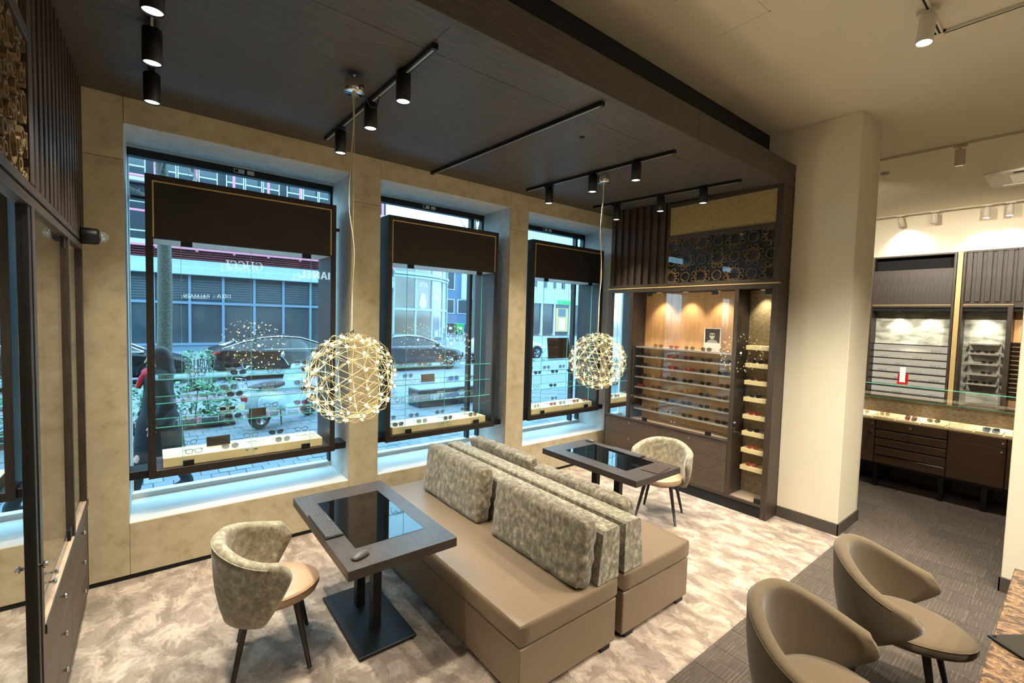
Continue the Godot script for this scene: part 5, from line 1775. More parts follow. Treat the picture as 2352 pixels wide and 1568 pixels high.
func scooter() -> void:
	var o := thing("motor_scooter", "pale blue-white motor scooter with clear windscreen parked on the pavement", "scooter", Vector3(1.56, 0, -4.78))
	O = Vector3.ZERO
	var p: Material = M.scooter_paint
	# rear cowl: rounded sections along the scooter
	var g := []
	for s in [[-0.36, 0.56, 0.03, 0.04], [-0.33, 0.56, 0.10, 0.10], [-0.22, 0.56, 0.17, 0.17], [-0.05, 0.55, 0.22, 0.20], [0.15, 0.53, 0.225, 0.19], [0.33, 0.50, 0.19, 0.18], [0.47, 0.46, 0.15, 0.17], [0.55, 0.42, 0.12, 0.13]]:
		var ring := []
		for k in 20:
			var w := TAU * k / 20.0
			var cw := signf(cos(w)) * absf(cos(w)) ** 0.8
			var sw := signf(sin(w)) * absf(sin(w)) ** 0.8
			ring.append(Vector3(s[0], s[1] + sw * s[3], cw * s[2]))
		g.append(ring)
	var st := S(true)
	rows(st, g, true)
	fan(st, g[0], Vector3(-0.365, 0.56, 0), Vector3(0, 0.5, 0))
	fan(st, g[7], Vector3(0.56, 0.42, 0), Vector3(0, 0.5, 0))
	put("rear_body", st, p, o)
	for s in [-1, 1]:
		var c := S(true)
		rounded(c, Vector3(0.5, 0.24, 0.08), 0.035, 8, 0.035, 0.0, 1, Transform3D(Basis(), Vector3(0.05, 0.5, s * 0.2)))
		put("side_cowl", c, p, o)
	var se := S(true)
	rounded(se, Vector3(0.66, 0.11, 0.26), 0.045, 8, 0.012, 0.0, 1, Transform3D(Basis(Vector3(0, 0, 1), 0.03), Vector3(0.18, 0.775, 0)))
	put("saddle", se, M.seat_brown, o)
	var fb := S(true)
	rounded(fb, Vector3(0.5, 0.06, 0.36), 0.025, 4, 0.0, 0.0, 1, Transform3D(Basis(), Vector3(0.68, 0.29, 0)))
	put("floorboard", fb, p, o)
	# leg shield, curved across
	var sh := []
	for i in 9:
		var row := []
		var t := i / 8.0
		for j in 11:
			var u := 2.0 * j / 10.0 - 1.0
			var half := lerpf(0.17, 0.27, sin(t * PI * 0.62))
			row.append(Vector3(lerpf(0.88, 1.04, t * t) - 0.09 * u * u, lerpf(0.28, 0.98, t), u * half))
		sh.append(row)
	var s1 := S(true)
	rows(s1, sh)
	var back := []
	for r in sh:
		var row := []
		for q in r: row.append(q - Vector3(0.012, 0, 0))
		back.append(row)
	rows(s1, back)
	put("leg_shield", s1, p, o)
	bx("glove_box", o, p, Vector3(0.84, 0.56, -0.17), Vector3(0.97, 0.84, 0.17), 0.03)
	var fe := S(true)
	var fr := []
	for i in 9:
		var w := PI * (0.06 + 0.9 * i / 8.0)
		var row := []
		for j in 7:
			var u := 2.0 * j / 6.0 - 1.0
			row.append(Vector3(1.3 + cos(w) * (0.275 - 0.05 * u * u), 0.235 + sin(w) * (0.275 - 0.05 * u * u), u * 0.085))
		fr.append(row)
	rows(fe, fr)
	put("front_fender", fe, p, o)
	var col := S(true)
	tube(col, [Vector3(1.27, 0.3, 0), Vector3(1.05, 1.0, 0)], 0.045, 10)
	put("steering_column", col, p, o)
	var hs := S(true)
	rounded(hs, Vector3(0.24, 0.15, 0.3), 0.06, 6, 0.01, 0.0, 1, Transform3D(Basis(Vector3(0, 0, 1), -0.2), Vector3(1.03, 1.04, 0)))
	put("headset", hs, p, o)
	var hb := S(true)
	tube(hb, [Vector3(0.92, 1.06, -0.36), Vector3(1.0, 1.06, -0.2), Vector3(1.02, 1.06, 0), Vector3(1.0, 1.06, 0.2), Vector3(0.92, 1.06, 0.36)], 0.017, 8)
	put("handlebar", hb, M.rubber, o)
	var ws := []
	for i in 9:
		var row := []
		var t := i / 8.0
		for j in 11:
			var u := 2.0 * j / 10.0 - 1.0
			var half := 0.33 * sqrt(maxf(0.0, 1.0 - maxf(0.0, (t - 0.55) / 0.5) ** 2.5)) * lerpf(0.8, 1.0, minf(1.0, t * 3.0))
			row.append(Vector3(1.16 - 0.16 * t - 0.12 * u * u, lerpf(0.98, 1.62, t), u * half))
		ws.append(row)
	var wsh := S(true)
	rows(wsh, ws)
	put("windscreen", wsh, M.acrylic, o)
	for s in [-1, 1]:
		var ms := S(true)
		tube(ms, [Vector3(0.98, 1.08, s * 0.22), Vector3(0.97, 1.24, s * 0.36)], 0.006, 5)
		var stem := put("mirror_stem", ms, M.chrome, o)
		var mm := S(true)
		lathe(mm, [[0.0005, 0.03], [0.03, 0.025], [0.055, 0.004], [0.055, -0.004], [0.0005, -0.006]], Vector3(0.97, 1.285, s * 0.37), 14, Vector3(1, 0, 0))
		put("mirror", mm, M.chrome, stem)
	var rk := S(true)
	for z in [-0.11, 0.0, 0.11]:
		tube(rk, [Vector3(-0.12, 0.76, z), Vector3(-0.36, 0.79, z), Vector3(-0.42, 0.98, z)], 0.008, 6)
	for q in [[-0.42, 0.98], [-0.395, 0.89], [-0.36, 0.79], [-0.22, 0.775]]:
		tube(rk, [Vector3(q[0], q[1], -0.12), Vector3(q[0], q[1], 0.12)], 0.008, 6)
	put("luggage_rack", rk, M.chrome, o)
	var tl := S(true)
	rounded(tl, Vector3(0.06, 0.15, 0.13), 0.03, 6, 0.0, 0.0, 1, Transform3D(Basis(Vector3(0, 0, 1), 0.4), Vector3(-0.345, 0.60, 0)))
	put("tail_lamp", tl, M.tail_red, o)
	bx("number_plate", o, M.cream, Vector3(-0.40, 0.42, -0.07), Vector3(-0.39, 0.52, 0.07), 0.002)
	wheel(o, Vector3(0, 0.225, 0), 0.225, 0.11, Vector3(0, 0, 1), 5)
	wheel(o, Vector3(1.3, 0.225, 0), 0.225, 0.11, Vector3(0, 0, 1), 5)
	var ex := S(true)
	tube(ex, [Vector3(0.4, 0.25, -0.1), Vector3(0.15, 0.24, -0.14), Vector3(-0.2, 0.28, -0.15)], [0.025, 0.05, 0.05], 10)
	put("exhaust", ex, M.rim_metal, o)
	var en := S(true)
	rounded(en, Vector3(0.42, 0.2, 0.16), 0.06, 6, 0.0, 0.0, 1, Transform3D(Basis(), Vector3(0.18, 0.28, 0.03)))
	put("engine", en, M.rim_metal, o)
	var ks := S(true)
	for s in [-1, 1]:
		tube(ks, [Vector3(0.42, 0.27, s * 0.08), Vector3(0.36, 0.005, s * 0.16)], 0.012, 6)
	put("stand", ks, M.black_metal, o)
	o.rotation.y = deg_to_rad(36.3)


func hedge(called: String, label: String, a: Vector3, b: Vector3, count: int) -> void:
	var o := thing(called, label, "shrub", Vector3((a.x + b.x) / 2.0, 0, (a.z + b.z) / 2.0))
	O = Vector3.ZERO
	bx("soil", o, M.rubber, Vector3(a.x, 0.0, a.z) - o.position, Vector3(b.x, 0.05, b.z) - o.position)
	var st := S(true)
	tri(st, Vector3(0, 0, 0), Vector3(-0.028, 0.012, 0.045), Vector3(0, 0.02, 0.055), Vector3(0, -1, 0))
	tri(st, Vector3(0, 0, 0), Vector3(0.028, 0.012, 0.045), Vector3(0, 0.02, 0.055), Vector3(0, -1, 0))
	tri(st, Vector3(-0.028, 0.012, 0.045), Vector3(0, 0.004, 0.115), Vector3(0, 0.02, 0.055), Vector3(0, -1, 0))
	tri(st, Vector3(0.028, 0.012, 0.045), Vector3(0, 0.004, 0.115), Vector3(0, 0.02, 0.055), Vector3(0, -1, 0))
	st.generate_normals()
	var mm := MultiMesh.new()
	mm.transform_format = MultiMesh.TRANSFORM_3D
	mm.use_colors = true
	mm.mesh = st.commit()
	mm.instance_count = count
	var r := RandomNumberGenerator.new()
	r.seed = count
	var half := (b - a) / 2.0
	var mid := (a + b) / 2.0 - o.position
	for i in count:
		var d := Vector3(r.randf_range(-1, 1), r.randf_range(-0.8, 1), r.randf_range(-1, 1))
		var m := maxf(absf(d.x), maxf(absf(d.y), absf(d.z)))
		d = d / m * r.randf_range(0.72, 1.02)
		var q: Vector3 = mid + d * half + Vector3(0, 0.05 * sin(d.x * 20.0), 0)
		var basis := Basis.from_euler(Vector3(r.randf_range(-1.0, 0.6), r.randf_range(0, TAU), r.randf_range(-0.5, 0.5))).scaled(Vector3.ONE * r.randf_range(0.8, 1.4))
		mm.set_instance_transform(i, Transform3D(basis, q))
		var t := r.randf()
		mm.set_instance_color(i, Color(0.045, 0.16, 0.06).lerp(Color(0.20, 0.42, 0.20), t * t))
	var lm: StandardMaterial3D = mk("leaf", Color.WHITE, 0.4)
	lm.vertex_color_use_as_albedo = true
	var mi := MultiMeshInstance3D.new()
	mi.name = "foliage"
	mi.multimesh = mm
	mi.material_override = lm
	mi.set_meta("kind", "stuff")
	o.add_child(mi)
	var sm := S()
	for i in 14:
		var q := Vector3(lerpf(a.x, b.x, (i + 0.5) / 14.0), 0.02, (a.z + b.z) / 2.0) - o.position
		tube(sm, [q, q + Vector3(0.06 * sin(i * 3.0), (b.y - a.y) * 0.8, 0.1 * cos(i * 2.0))], 0.012, 4)
	put("stems", sm, M.bark, o)


func tree(at: Vector3, r: float, label: String, seed_: int) -> void:
	var o := thing("street_tree", label, "tree", at)
	O = at
	var g := RandomNumberGenerator.new()
	g.seed = seed_
	var pts := []
	var rad := []
	for i in 16:
		var t := i / 15.0
		pts.append(at + Vector3(0.06 * sin(t * 5.0), 9.5 * t, 0.05 * cos(t * 4.0)))
		rad.append(lerpf(r * 1.25, r * 0.5, t) * (1.0 + 0.06 * g.randf_range(-1, 1)))
	var st := S(true)
	tube(st, pts, rad, 12)
	put("trunk", st, M.bark, o)
	for k in 16:
		var h := 4.2 + 0.33 * k
		var w := k * 2.4 + seed_
		var d := Vector3(cos(w), 0.35, sin(w))
		var bp := [at + Vector3(0.05, h, 0.0)]
		for j in 6:
			d = (d + Vector3(g.randf_range(-0.4, 0.4), g.randf_range(-0.3, 0.35), g.randf_range(-0.4, 0.4))).normalized()
			bp.append(bp[-1] + d * 0.42)
		var bs := S(true)
		tube(bs, bp, [0.045, 0.036, 0.03, 0.024, 0.018, 0.012, 0.006], 6)
		var br := put("branch", bs, M.bark, o)
		var tw := S()
		for j in range(1, 7):
			for q in 3:
				var e := Vector3(g.randf_range(-1, 1), g.randf_range(-0.9, 0.6), g.randf_range(-1, 1)).normalized()
				tube(tw, [bp[j], bp[j] + e * 0.25, bp[j] + e * 0.45 + Vector3(0, -0.12, 0)], [0.008, 0.006, 0.003], 3)
		put("twigs", tw, M.bark, br)


func bench() -> void:
	var o := thing("street_bench", "long dark stone block bench on the pavement", "bench", Vector3(6.1, 0, -5.27))
	for x in [[4.9, 5.93], [5.94, 7.4]]:
		bx("block", o, M.facade_dark, Vector3(x[0], 0.0, -5.56), Vector3(x[1], 0.40, -4.98), 0.01)
		bx("seat_slab", o, M.facade_metal, Vector3(x[0], 0.40, -5.57), Vector3(x[1], 0.44, -4.97), 0.008)


func bikes() -> void:
	for i in 5:
		var c := px(1030.0 + 13.0 * i, 782.0, 1, 0.0)
		var o := thing("bicycle", "dark bicycle parked in the row beside the curved glass shop", "bicycle", c, "parked bicycles in a row")
		O = Vector3.ZERO
		for x in [-0.52, 0.52]:
			var st := S(true)
			var ring := []
			for k in 20:
				var w := TAU * k / 20.0
				ring.append(Vector3(x + cos(w) * 0.33, 0.34 + sin(w) * 0.33, 0))
			tube(st, ring, 0.018, 5, true)
			var wh := put("wheel", st, M.rubber, o)
			var sp := S()
			for k in 6:
				var w := PI * k / 6.0
				tube(sp, [Vector3(x - cos(w) * 0.32, 0.34 - sin(w) * 0.32, 0), Vector3(x + cos(w) * 0.32, 0.34 + sin(w) * 0.32, 0)], 0.004, 3)
			put("spokes", sp, M.rim_metal, wh)
		var f := S(true)
		for l in [[-0.52, 0.34, -0.16, 0.62], [-0.16, 0.62, 0.36, 0.72], [0.36, 0.72, 0.0, 0.34], [0.0, 0.34, -0.16, 0.62], [0.0, 0.34, -0.52, 0.34], [0.34, 0.95, 0.52, 0.34], [-0.16, 0.62, -0.2, 0.92]]:
			tube(f, [Vector3(l[0], l[1], 0), Vector3(l[2], l[3], 0)], 0.018, 5)
		put("frame", f, M.black_metal, o)
		var h := S(true)
		tube(h, [Vector3(0.2, 1.02, -0.28), Vector3(0.34, 0.98, -0.1), Vector3(0.34, 0.98, 0.1), Vector3(0.2, 1.02, 0.28)], 0.014, 5)
		put("handlebar", h, M.black_metal, o)
		var sd := S(true)
		rounded(sd, Vector3(0.26, 0.06, 0.16), 0.028, 4, 0.0, 0.0, 1, Transform3D(Basis(), Vector3(-0.22, 0.95, 0)))
		put("saddle", sd, M.rubber, o)
		o.rotation.y = 0.35 + 0.12 * i


func bins() -> void:
	for b in [[1030.0, "bin_dark", "dark wheeled bin with a white sticker in front of the blue building"], [1053.0, "bin_green", "green wheeled bin in front of the blue building"], [1077.0, "bin_blue", "blue wheeled bin in front of the blue building"]]:
		var c := px(b[0], 757.0, 1, -0.03)
		c = EYE + (c - EYE) * (49.65 / (EYE.z - c.z))
		c.y = -0.03
		var o := thing("wheeled_bin", b[2], "bin", c, "wheeled bins by the blue building")
		var st := S()
		hexa(st, [c + Vector3(-0.45, 0.15, -0.4), c + Vector3(0.45, 0.15, -0.4), c + Vector3(0.45, 0.15, 0.4), c + Vector3(-0.45, 0.15, 0.4), c + Vector3(-0.62, 1.2, -0.5), c + Vector3(0.62, 1.2, -0.5), c + Vector3(0.62, 1.2, 0.5), c + Vector3(-0.62, 1.2, 0.5)])
		put("body", st, M[b[1]], o)
		bx("lid", o, M[b[1]], c + Vector3(-0.66, 1.2, -0.54), c + Vector3(0.66, 1.34, 0.54), 0.04)
		bx("sticker", o, M.white_card, c + Vector3(-0.2, 0.6, 0.46), c + Vector3(0.2, 0.9, 0.50))
		for x in [-0.4, 0.4]:
			var w := S(true)
			lathe(w, [[0.0005, -0.05], [0.14, -0.05], [0.14, 0.05], [0.0005, 0.05]], c + Vector3(x, 0.14, 0.3), 12, Vector3.RIGHT)
			put("wheel", w, M.rubber, o)


# a person: distances to tapered bones joined smoothly, meshed as surface nets
func field(bones: Array, p: Vector3, soft: float) -> float:
	var d := 1e9
	for b in bones:
		var a: Vector3 = b[0]
		var e: Vector3 = b[1]
		var ab := e - a
		var t := clampf((p - a).dot(ab) / maxf(ab.length_squared(), 1e-9), 0.0, 1.0)
		var q := p - (a + ab * t)
		var sq: Vector3 = b[4] if b.size() > 4 else Vector3.ONE
		var v := (q / sq).length() - lerpf(b[2], b[3], t)
		var h := clampf(0.5 + 0.5 * (d - v) / soft, 0.0, 1.0)
		d = lerpf(d, v, h) - soft * h * (1.0 - h) if d < 1e8 else v
	return d


func net(st: SurfaceTool, bones: Array, cell: float, soft: float) -> SurfaceTool:
	var lo := Vector3.ONE * 1e9
	var hi := -lo
	for b in bones:
		for k in 2:
			var sq: Vector3 = b[4] if b.size() > 4 else Vector3.ONE
			lo = lo.min(b[k] - sq * b[2 + k])
			hi = hi.max(b[k] + sq * b[2 + k])
	lo -= Vector3.ONE * cell * 2.0
	hi += Vector3.ONE * cell * 2.0
	var n := Vector3i((hi - lo) / cell) + Vector3i.ONE
	var val := PackedFloat32Array()
	val.resize(n.x * n.y * n.z)
	for z in n.z:
		for y in n.y:
			for x in n.x:
				val[(z * n.y + y) * n.x + x] = field(bones, lo + Vector3(x, y, z) * cell, soft)
	var I := func(x: int, y: int, z: int) -> int: return (z * n.y + y) * n.x + x
	var at := {}
	for z in n.z - 1:
		for y in n.y - 1:
			for x in n.x - 1:
				var sum := Vector3.ZERO
				var cnt := 0
				for e in [[0, 0, 0, 1, 0, 0], [0, 1, 0, 1, 1, 0], [0, 0, 1, 1, 0, 1], [0, 1, 1, 1, 1, 1], [0, 0, 0, 0, 1, 0], [1, 0, 0, 1, 1, 0], [0, 0, 1, 0, 1, 1], [1, 0, 1, 1, 1, 1], [0, 0, 0, 0, 0, 1], [1, 0, 0, 1, 0, 1], [0, 1, 0, 0, 1, 1], [1, 1, 0, 1, 1, 1]]:
					var a := val[(((z + e[2]) * n.y) + y + e[1]) * n.x + x + e[0]]
					var b := val[(((z + e[5]) * n.y) + y + e[4]) * n.x + x + e[3]]
					if (a < 0.0) != (b < 0.0):
						var t := a / (a - b)
						sum += Vector3(x + e[0], y + e[1], z + e[2]).lerp(Vector3(x + e[3], y + e[4], z + e[5]), t)
						cnt += 1
				if cnt: at[Vector3i(x, y, z)] = lo + sum / cnt * cell
	for c in at:
		for ax in 3:
			var u := (ax + 1) % 3
			var v := (ax + 2) % 3
			var du := Vector3i.ZERO
			var dv := Vector3i.ZERO
			var dx := Vector3i.ZERO
			du[u] = 1
			dv[v] = 1
			dx[ax] = 1
			var here: Vector3i = c
			if here[u] == 0 or here[v] == 0: continue
			var a: float = val[I.call(here.x, here.y, here.z)]
			var q: Vector3i = here + dx
			var b: float = val[I.call(q.x, q.y, q.z)]
			if (a < 0.0) == (b < 0.0): continue
			var p0 = at.get(here)
			var p1 = at.get(here - du)
			var p2 = at.get(here - du - dv)
			var p3 = at.get(here - dv)
			if p0 == null or p1 == null or p2 == null or p3 == null: continue
			var out := Vector3(dx) * (1.0 if a < 0.0 else -1.0)
			var inside: Vector3 = (p0 + p1 + p2 + p3) / 4.0 - out
			quad(st, p0, p1, p2, p3, inside)
	return st


func passer_by() -> void:
	# walks along the pavement towards -x, close to the glass, in a long dark coat
	var o := thing("person", "person in a long black coat and red scarf walking past", "person", Vector3(0.06, 0, -1.9))
	O = Vector3.ZERO
	var b := S(true)
	var body := [
		[Vector3(0, 1.36, 0), Vector3(0, 1.12, 0), 0.125, 0.115, Vector3(0.8, 1, 1.3)], [Vector3(0, 1.12, 0), Vector3(0, 0.92, 0), 0.115, 0.125, Vector3(0.85, 1, 1.2)],
		[Vector3(0.0, 1.40, 0), Vector3(-0.015, 1.50, 0), 0.06, 0.052],
		[Vector3(0, 1.37, 0.17), Vector3(0.07, 1.10, 0.23), 0.05, 0.042], [Vector3(0.07, 1.10, 0.23), Vector3(-0.05, 0.90, 0.22), 0.042, 0.03],
		[Vector3(0, 1.37, -0.17), Vector3(-0.02, 1.10, -0.23), 0.05, 0.042], [Vector3(-0.02, 1.10, -0.23), Vector3(-0.16, 0.93, -0.2), 0.042, 0.03],
		[Vector3(0, 0.9, 0.08), Vector3(-0.16, 0.50, 0.09), 0.085, 0.06], [Vector3(-0.16, 0.50, 0.09), Vector3(-0.24, 0.09, 0.09), 0.055, 0.038], [Vector3(-0.24, 0.06, 0.09), Vector3(-0.40, 0.035, 0.09), 0.04, 0.03],
		[Vector3(0, 0.9, -0.08), Vector3(0.08, 0.50, -0.09), 0.085, 0.06], [Vector3(0.08, 0.50, -0.09), Vector3(0.26, 0.13, -0.09), 0.055, 0.038], [Vector3(0.26, 0.10, -0.09), Vector3(0.13, 0.035, -0.09), 0.04, 0.03],
	]
	net(b, body, 0.022, 0.05)
	# head with brow, nose, lips, chin and ears, looking along -x
	var head := [
		[Vector3(-0.015, 1.47, 0), Vector3(-0.02, 1.53, 0), 0.05, 0.052], [Vector3(-0.01, 1.615, 0), Vector3(0.012, 1.62, 0), 0.083, 0.086, Vector3(1.05, 1.12, 0.9)],
		[Vector3(-0.05, 1.53, 0), Vector3(-0.075, 1.515, 0), 0.045, 0.026, Vector3(1, 1, 1.1)], [Vector3(-0.098, 1.60, 0), Vector3(-0.118, 1.565, 0), 0.009, 0.013],
		[Vector3(-0.098, 1.535, -0.018), Vector3(-0.098, 1.535, 0.018), 0.009, 0.009], [Vector3(-0.088, 1.618, -0.035), Vector3(-0.088, 1.618, 0.035), 0.012, 0.012],
		[Vector3(0.005, 1.60, 0.078), Vector3(0.012, 1.57, 0.08), 0.014, 0.009], [Vector3(0.005, 1.60, -0.078), Vector3(0.012, 1.57, -0.08), 0.014, 0.009],
	]
	net(b, head, 0.009, 0.018)
	# hands: a palm, four fingers and a thumb each, loosely curled
	for s in [[Vector3(-0.05, 0.90, 0.22), 1.0], [Vector3(-0.16, 0.93, -0.2), -1.0]]:
		var w: Vector3 = s[0]
		var hand := [[w, w + Vector3(-0.02, -0.07, 0), 0.026, 0.03, Vector3(1.1, 1, 0.6)]]
		for f in 4:
			var k := w + Vector3(-0.045 + 0.019 * f, -0.09, 0)
			var long: float = [0.03, 0.036, 0.033, 0.025][f]
			hand.append([k, k + Vector3(-0.006, -long, -0.006 * s[1]), 0.0085, 0.008])
			hand.append([k + Vector3(-0.006, -long, -0.006 * s[1]), k + Vector3(-0.006, -long * 1.7, -0.03 * s[1]), 0.008, 0.007])
		hand.append([w + Vector3(-0.035, -0.03, 0), w + Vector3(-0.062, -0.065, -0.01 * s[1]), 0.01, 0.008])
		net(b, hand, 0.006, 0.006)
	put("body", b, M.skin, o)
	var coat := S(true)
	net(coat, [
		[Vector3(0, 1.36, 0), Vector3(0, 1.12, 0), 0.165, 0.155, Vector3(0.85, 1, 1.2)], [Vector3(0, 1.12, 0), Vector3(0.0, 0.86, 0), 0.155, 0.18, Vector3(0.95, 1, 1.15)], [Vector3(0, 0.86, 0), Vector3(0.0, 0.46, 0), 0.18, 0.225, Vector3(1.15, 1, 1.0)],
		[Vector3(0, 1.38, 0.17), Vector3(0.07, 1.10, 0.245), 0.072, 0.062], [Vector3(0.07, 1.10, 0.245), Vector3(-0.04, 0.915, 0.225), 0.06, 0.05],
		[Vector3(0, 1.38, -0.17), Vector3(-0.02, 1.10, -0.245), 0.072, 0.062], [Vector3(-0.02, 1.10, -0.245), Vector3(-0.15, 0.945, -0.205), 0.06, 0.05],
	], 0.024, 0.05)
	put("coat", coat, M.coat, o)
	var boots := S(true)
	net(boots, [[Vector3(-0.18, 0.42, 0.09), Vector3(-0.24, 0.10, 0.09), 0.072, 0.056], [Vector3(-0.235, 0.055, 0.09), Vector3(-0.41, 0.04, 0.09), 0.055, 0.04], [Vector3(0.13, 0.42, -0.09), Vector3(0.26, 0.14, -0.09), 0.072, 0.056], [Vector3(0.27, 0.10, -0.09), Vector3(0.13, 0.045, -0.09), 0.055, 0.042]], 0.02, 0.03)
	put("boots", boots, M.coat, o)
	var hair := S(true)
	net(hair, [[Vector3(0.02, 1.645, 0), Vector3(0.04, 1.60, 0), 0.098, 0.098, Vector3(1, 1, 0.95)], [Vector3(0.05, 1.58, 0), Vector3(0.07, 1.44, 0), 0.088, 0.10, Vector3(0.9, 1, 1.1)]], 0.016, 0.04)
	put("hair", hair, M.hair, o)
	var sc := S(true)
	var ring := []
	for k in 16:
		var w := TAU * k / 16.0
		ring.append(Vector3(cos(w) * 0.1 - 0.02, 1.46 + 0.02 * cos(w + 1.0), sin(w) * 0.115))
	tube(sc, ring, 0.036, 8, true)
	tube(sc, [Vector3(-0.10, 1.44, 0.03), Vector3(-0.15, 1.38, 0.03), Vector3(-0.185, 1.28, 0.03)], [0.042, 0.036, 0.026], 8)
	put("scarf", sc, M.scarf, o)


# ------------------------------------------------------------------ eyewear
var first := {}
const STYLES := {
	"black_sun": ["sunglasses", "black sunglasses", "frame_blk", "lens_dark", 2.6, 0.027, 0.020, 0.0026],
	"tortoise_sun": ["sunglasses", "tortoiseshell sunglasses", "frame_tort", "lens_brown", 2.3, 0.026, 0.022, 0.0027],
	"red_sun": ["sunglasses", "red sunglasses with reddish lenses", "frame_red", "lens_red", 2.4, 0.026, 0.020, 0.0027],
	"gold_sun": ["sunglasses", "gold-rimmed aviator sunglasses", "frame_gold", "lens_grad", 2.2, 0.028, 0.024, 0.0012],
	"round_sun": ["sunglasses", "round amber sunglasses", "frame_gold", "lens_amber", 2.0, 0.024, 0.024, 0.0014],
	"white_sun": ["sunglasses", "white-framed sunglasses", "frame_wht", "lens_dark", 3.2, 0.028, 0.019, 0.0028],
	"blue_sun": ["sunglasses", "blue shield sunglasses", "frame_blu", "lens_blue", 4.5, 0.031, 0.026, 0.0014],
	"black_eye": ["eyeglasses", "black-rimmed clear eyeglasses", "frame_blk", "lens_clear", 2.5, 0.025, 0.020, 0.0022],
	"tortoise_eye": ["eyeglasses", "tortoiseshell clear eyeglasses", "frame_tort", "lens_clear", 2.2, 0.024, 0.021, 0.0024],
	"gold_eye": ["eyeglasses", "thin gold-rimmed clear eyeglasses", "frame_gold", "lens_clear", 2.2, 0.024, 0.021, 0.0011],
	"blue_eye": ["eyeglasses", "blue-rimmed clear eyeglasses", "frame_blu", "lens_clear", 2.6, 0.025, 0.019, 0.0022],
}


func eyewear_materials() -> void:
	mk("frame_blk", C(18, 17, 18), 0.2)
	mk("frame_tort", C(92, 50, 24), 0.2)
	mk("frame_red", C(176, 40, 34), 0.2)
	mk("frame_gold", C(196, 160, 96), 0.25, 0.9)
	mk("frame_wht", C(226, 220, 208), 0.25)
	mk("frame_blu", C(52, 76, 120), 0.2)
	pane("lens_dark", 0.9, C(16, 17, 20))
	pane("lens_brown", 0.85, C(50, 28, 16))
	pane("lens_red", 0.75, C(120, 34, 26))
	pane("lens_grad", 0.72, C(52, 54, 66))
	pane("lens_amber", 0.7, C(150, 96, 30))
	pane("lens_blue", 0.75, C(60, 110, 190))
	pane("lens_clear", 0.03, C(240, 245, 245))


func glasses(style: String, at: Vector3, yaw: float, place: String, group: String) -> void:
	var d: Array = STYLES[style]
	var label: String = d[1] + " " + place
	if first.has(style):
		var c := copy(first[style], label, group)
		c.position = at
		c.rotation.y = yaw
		return
	var o := thing(d[0], label, "glasses", at, group)
	O = Vector3.ZERO
	var w: float = d[5]
	var h: float = d[6]
	var tk: float = d[7]
	var fr := S(true)
	var cx := w + 0.009
	for s in [-1.0, 1.0]:
		var ring := []
		for k in 16:
			var a := TAU * k / 16.0
			var ca: float = signf(cos(a)) * absf(cos(a)) ** (2.0 / d[4])
			var sa: float = signf(sin(a)) * absf(sin(a)) ** (2.0 / d[4])
			var tilt: float = 0.0025 * ca if style.begins_with("black") or style.begins_with("red") else 0.0
			ring.append(Vector3(s * (cx + ca * w), h + tk + sa * h * (1.0 if sa > 0 or d[4] > 2.1 else 1.06) + tilt, -0.006 * absf((cx + ca * w) / 0.06) ** 2))
		tube(fr, ring, tk, 5, true)
		var le := S(true)
		var mid := Vector3(s * cx, h + tk, -0.002)
		fan(le, ring, mid, mid + Vector3(0, 0, -1))
		put("lens", le, M[d[3]], o)
		var te := S(true)
		var x: float = s * (cx + w)
		tube(te, [Vector3(x, h * 1.6, -0.006), Vector3(x + s * 0.004, h * 1.55, -0.012), Vector3(x + s * 0.003, h * 1.3, -0.06), Vector3(x - s * 0.004, h * 0.95, -0.1), Vector3(x - s * 0.01, 0.004, -0.135)], [tk, tk, tk * 0.8, tk * 0.8, tk], 5)
		put("temple", te, M[d[2]], o)
	tube(fr, [Vector3(-0.011, h * 1.55, 0.0), Vector3(-0.004, h * 1.72, 0.002), Vector3(0.004, h * 1.72, 0.002), Vector3(0.011, h * 1.55, 0.0)], tk, 5)
	put("frame", fr, M[d[2]], o)
	o.rotation.y = yaw
	first[style] = o


func stand(at: Vector3, high: float, place: String) -> void:
	var o := thing("acrylic_stand", "clear acrylic riser " + place, "stand", at, "clear risers in the display cases")
	bx("block", o, M.acrylic, at + Vector3(-0.05, 0, -0.02), at + Vector3(0.05, high, 0.02))


func plaque(at: Vector3, w: float, h: float, label: String, lean := -0.12) -> void:
	var o := thing("display_plaque", label, "plaque", at)
	O = Vector3.ZERO
	T = Transform3D(Basis(Vector3.RIGHT, lean), Vector3.ZERO)
	bx("board", o, M.plaque, Vector3(-w / 2, 0, -0.02), Vector3(w / 2, h, 0.0), 0.002)
	T = Transform3D()
	bx("foot", o, M.plaque, Vector3(-w / 2, 0, -0.06), Vector3(w / 2, 0.006, 0.005), 0.001)


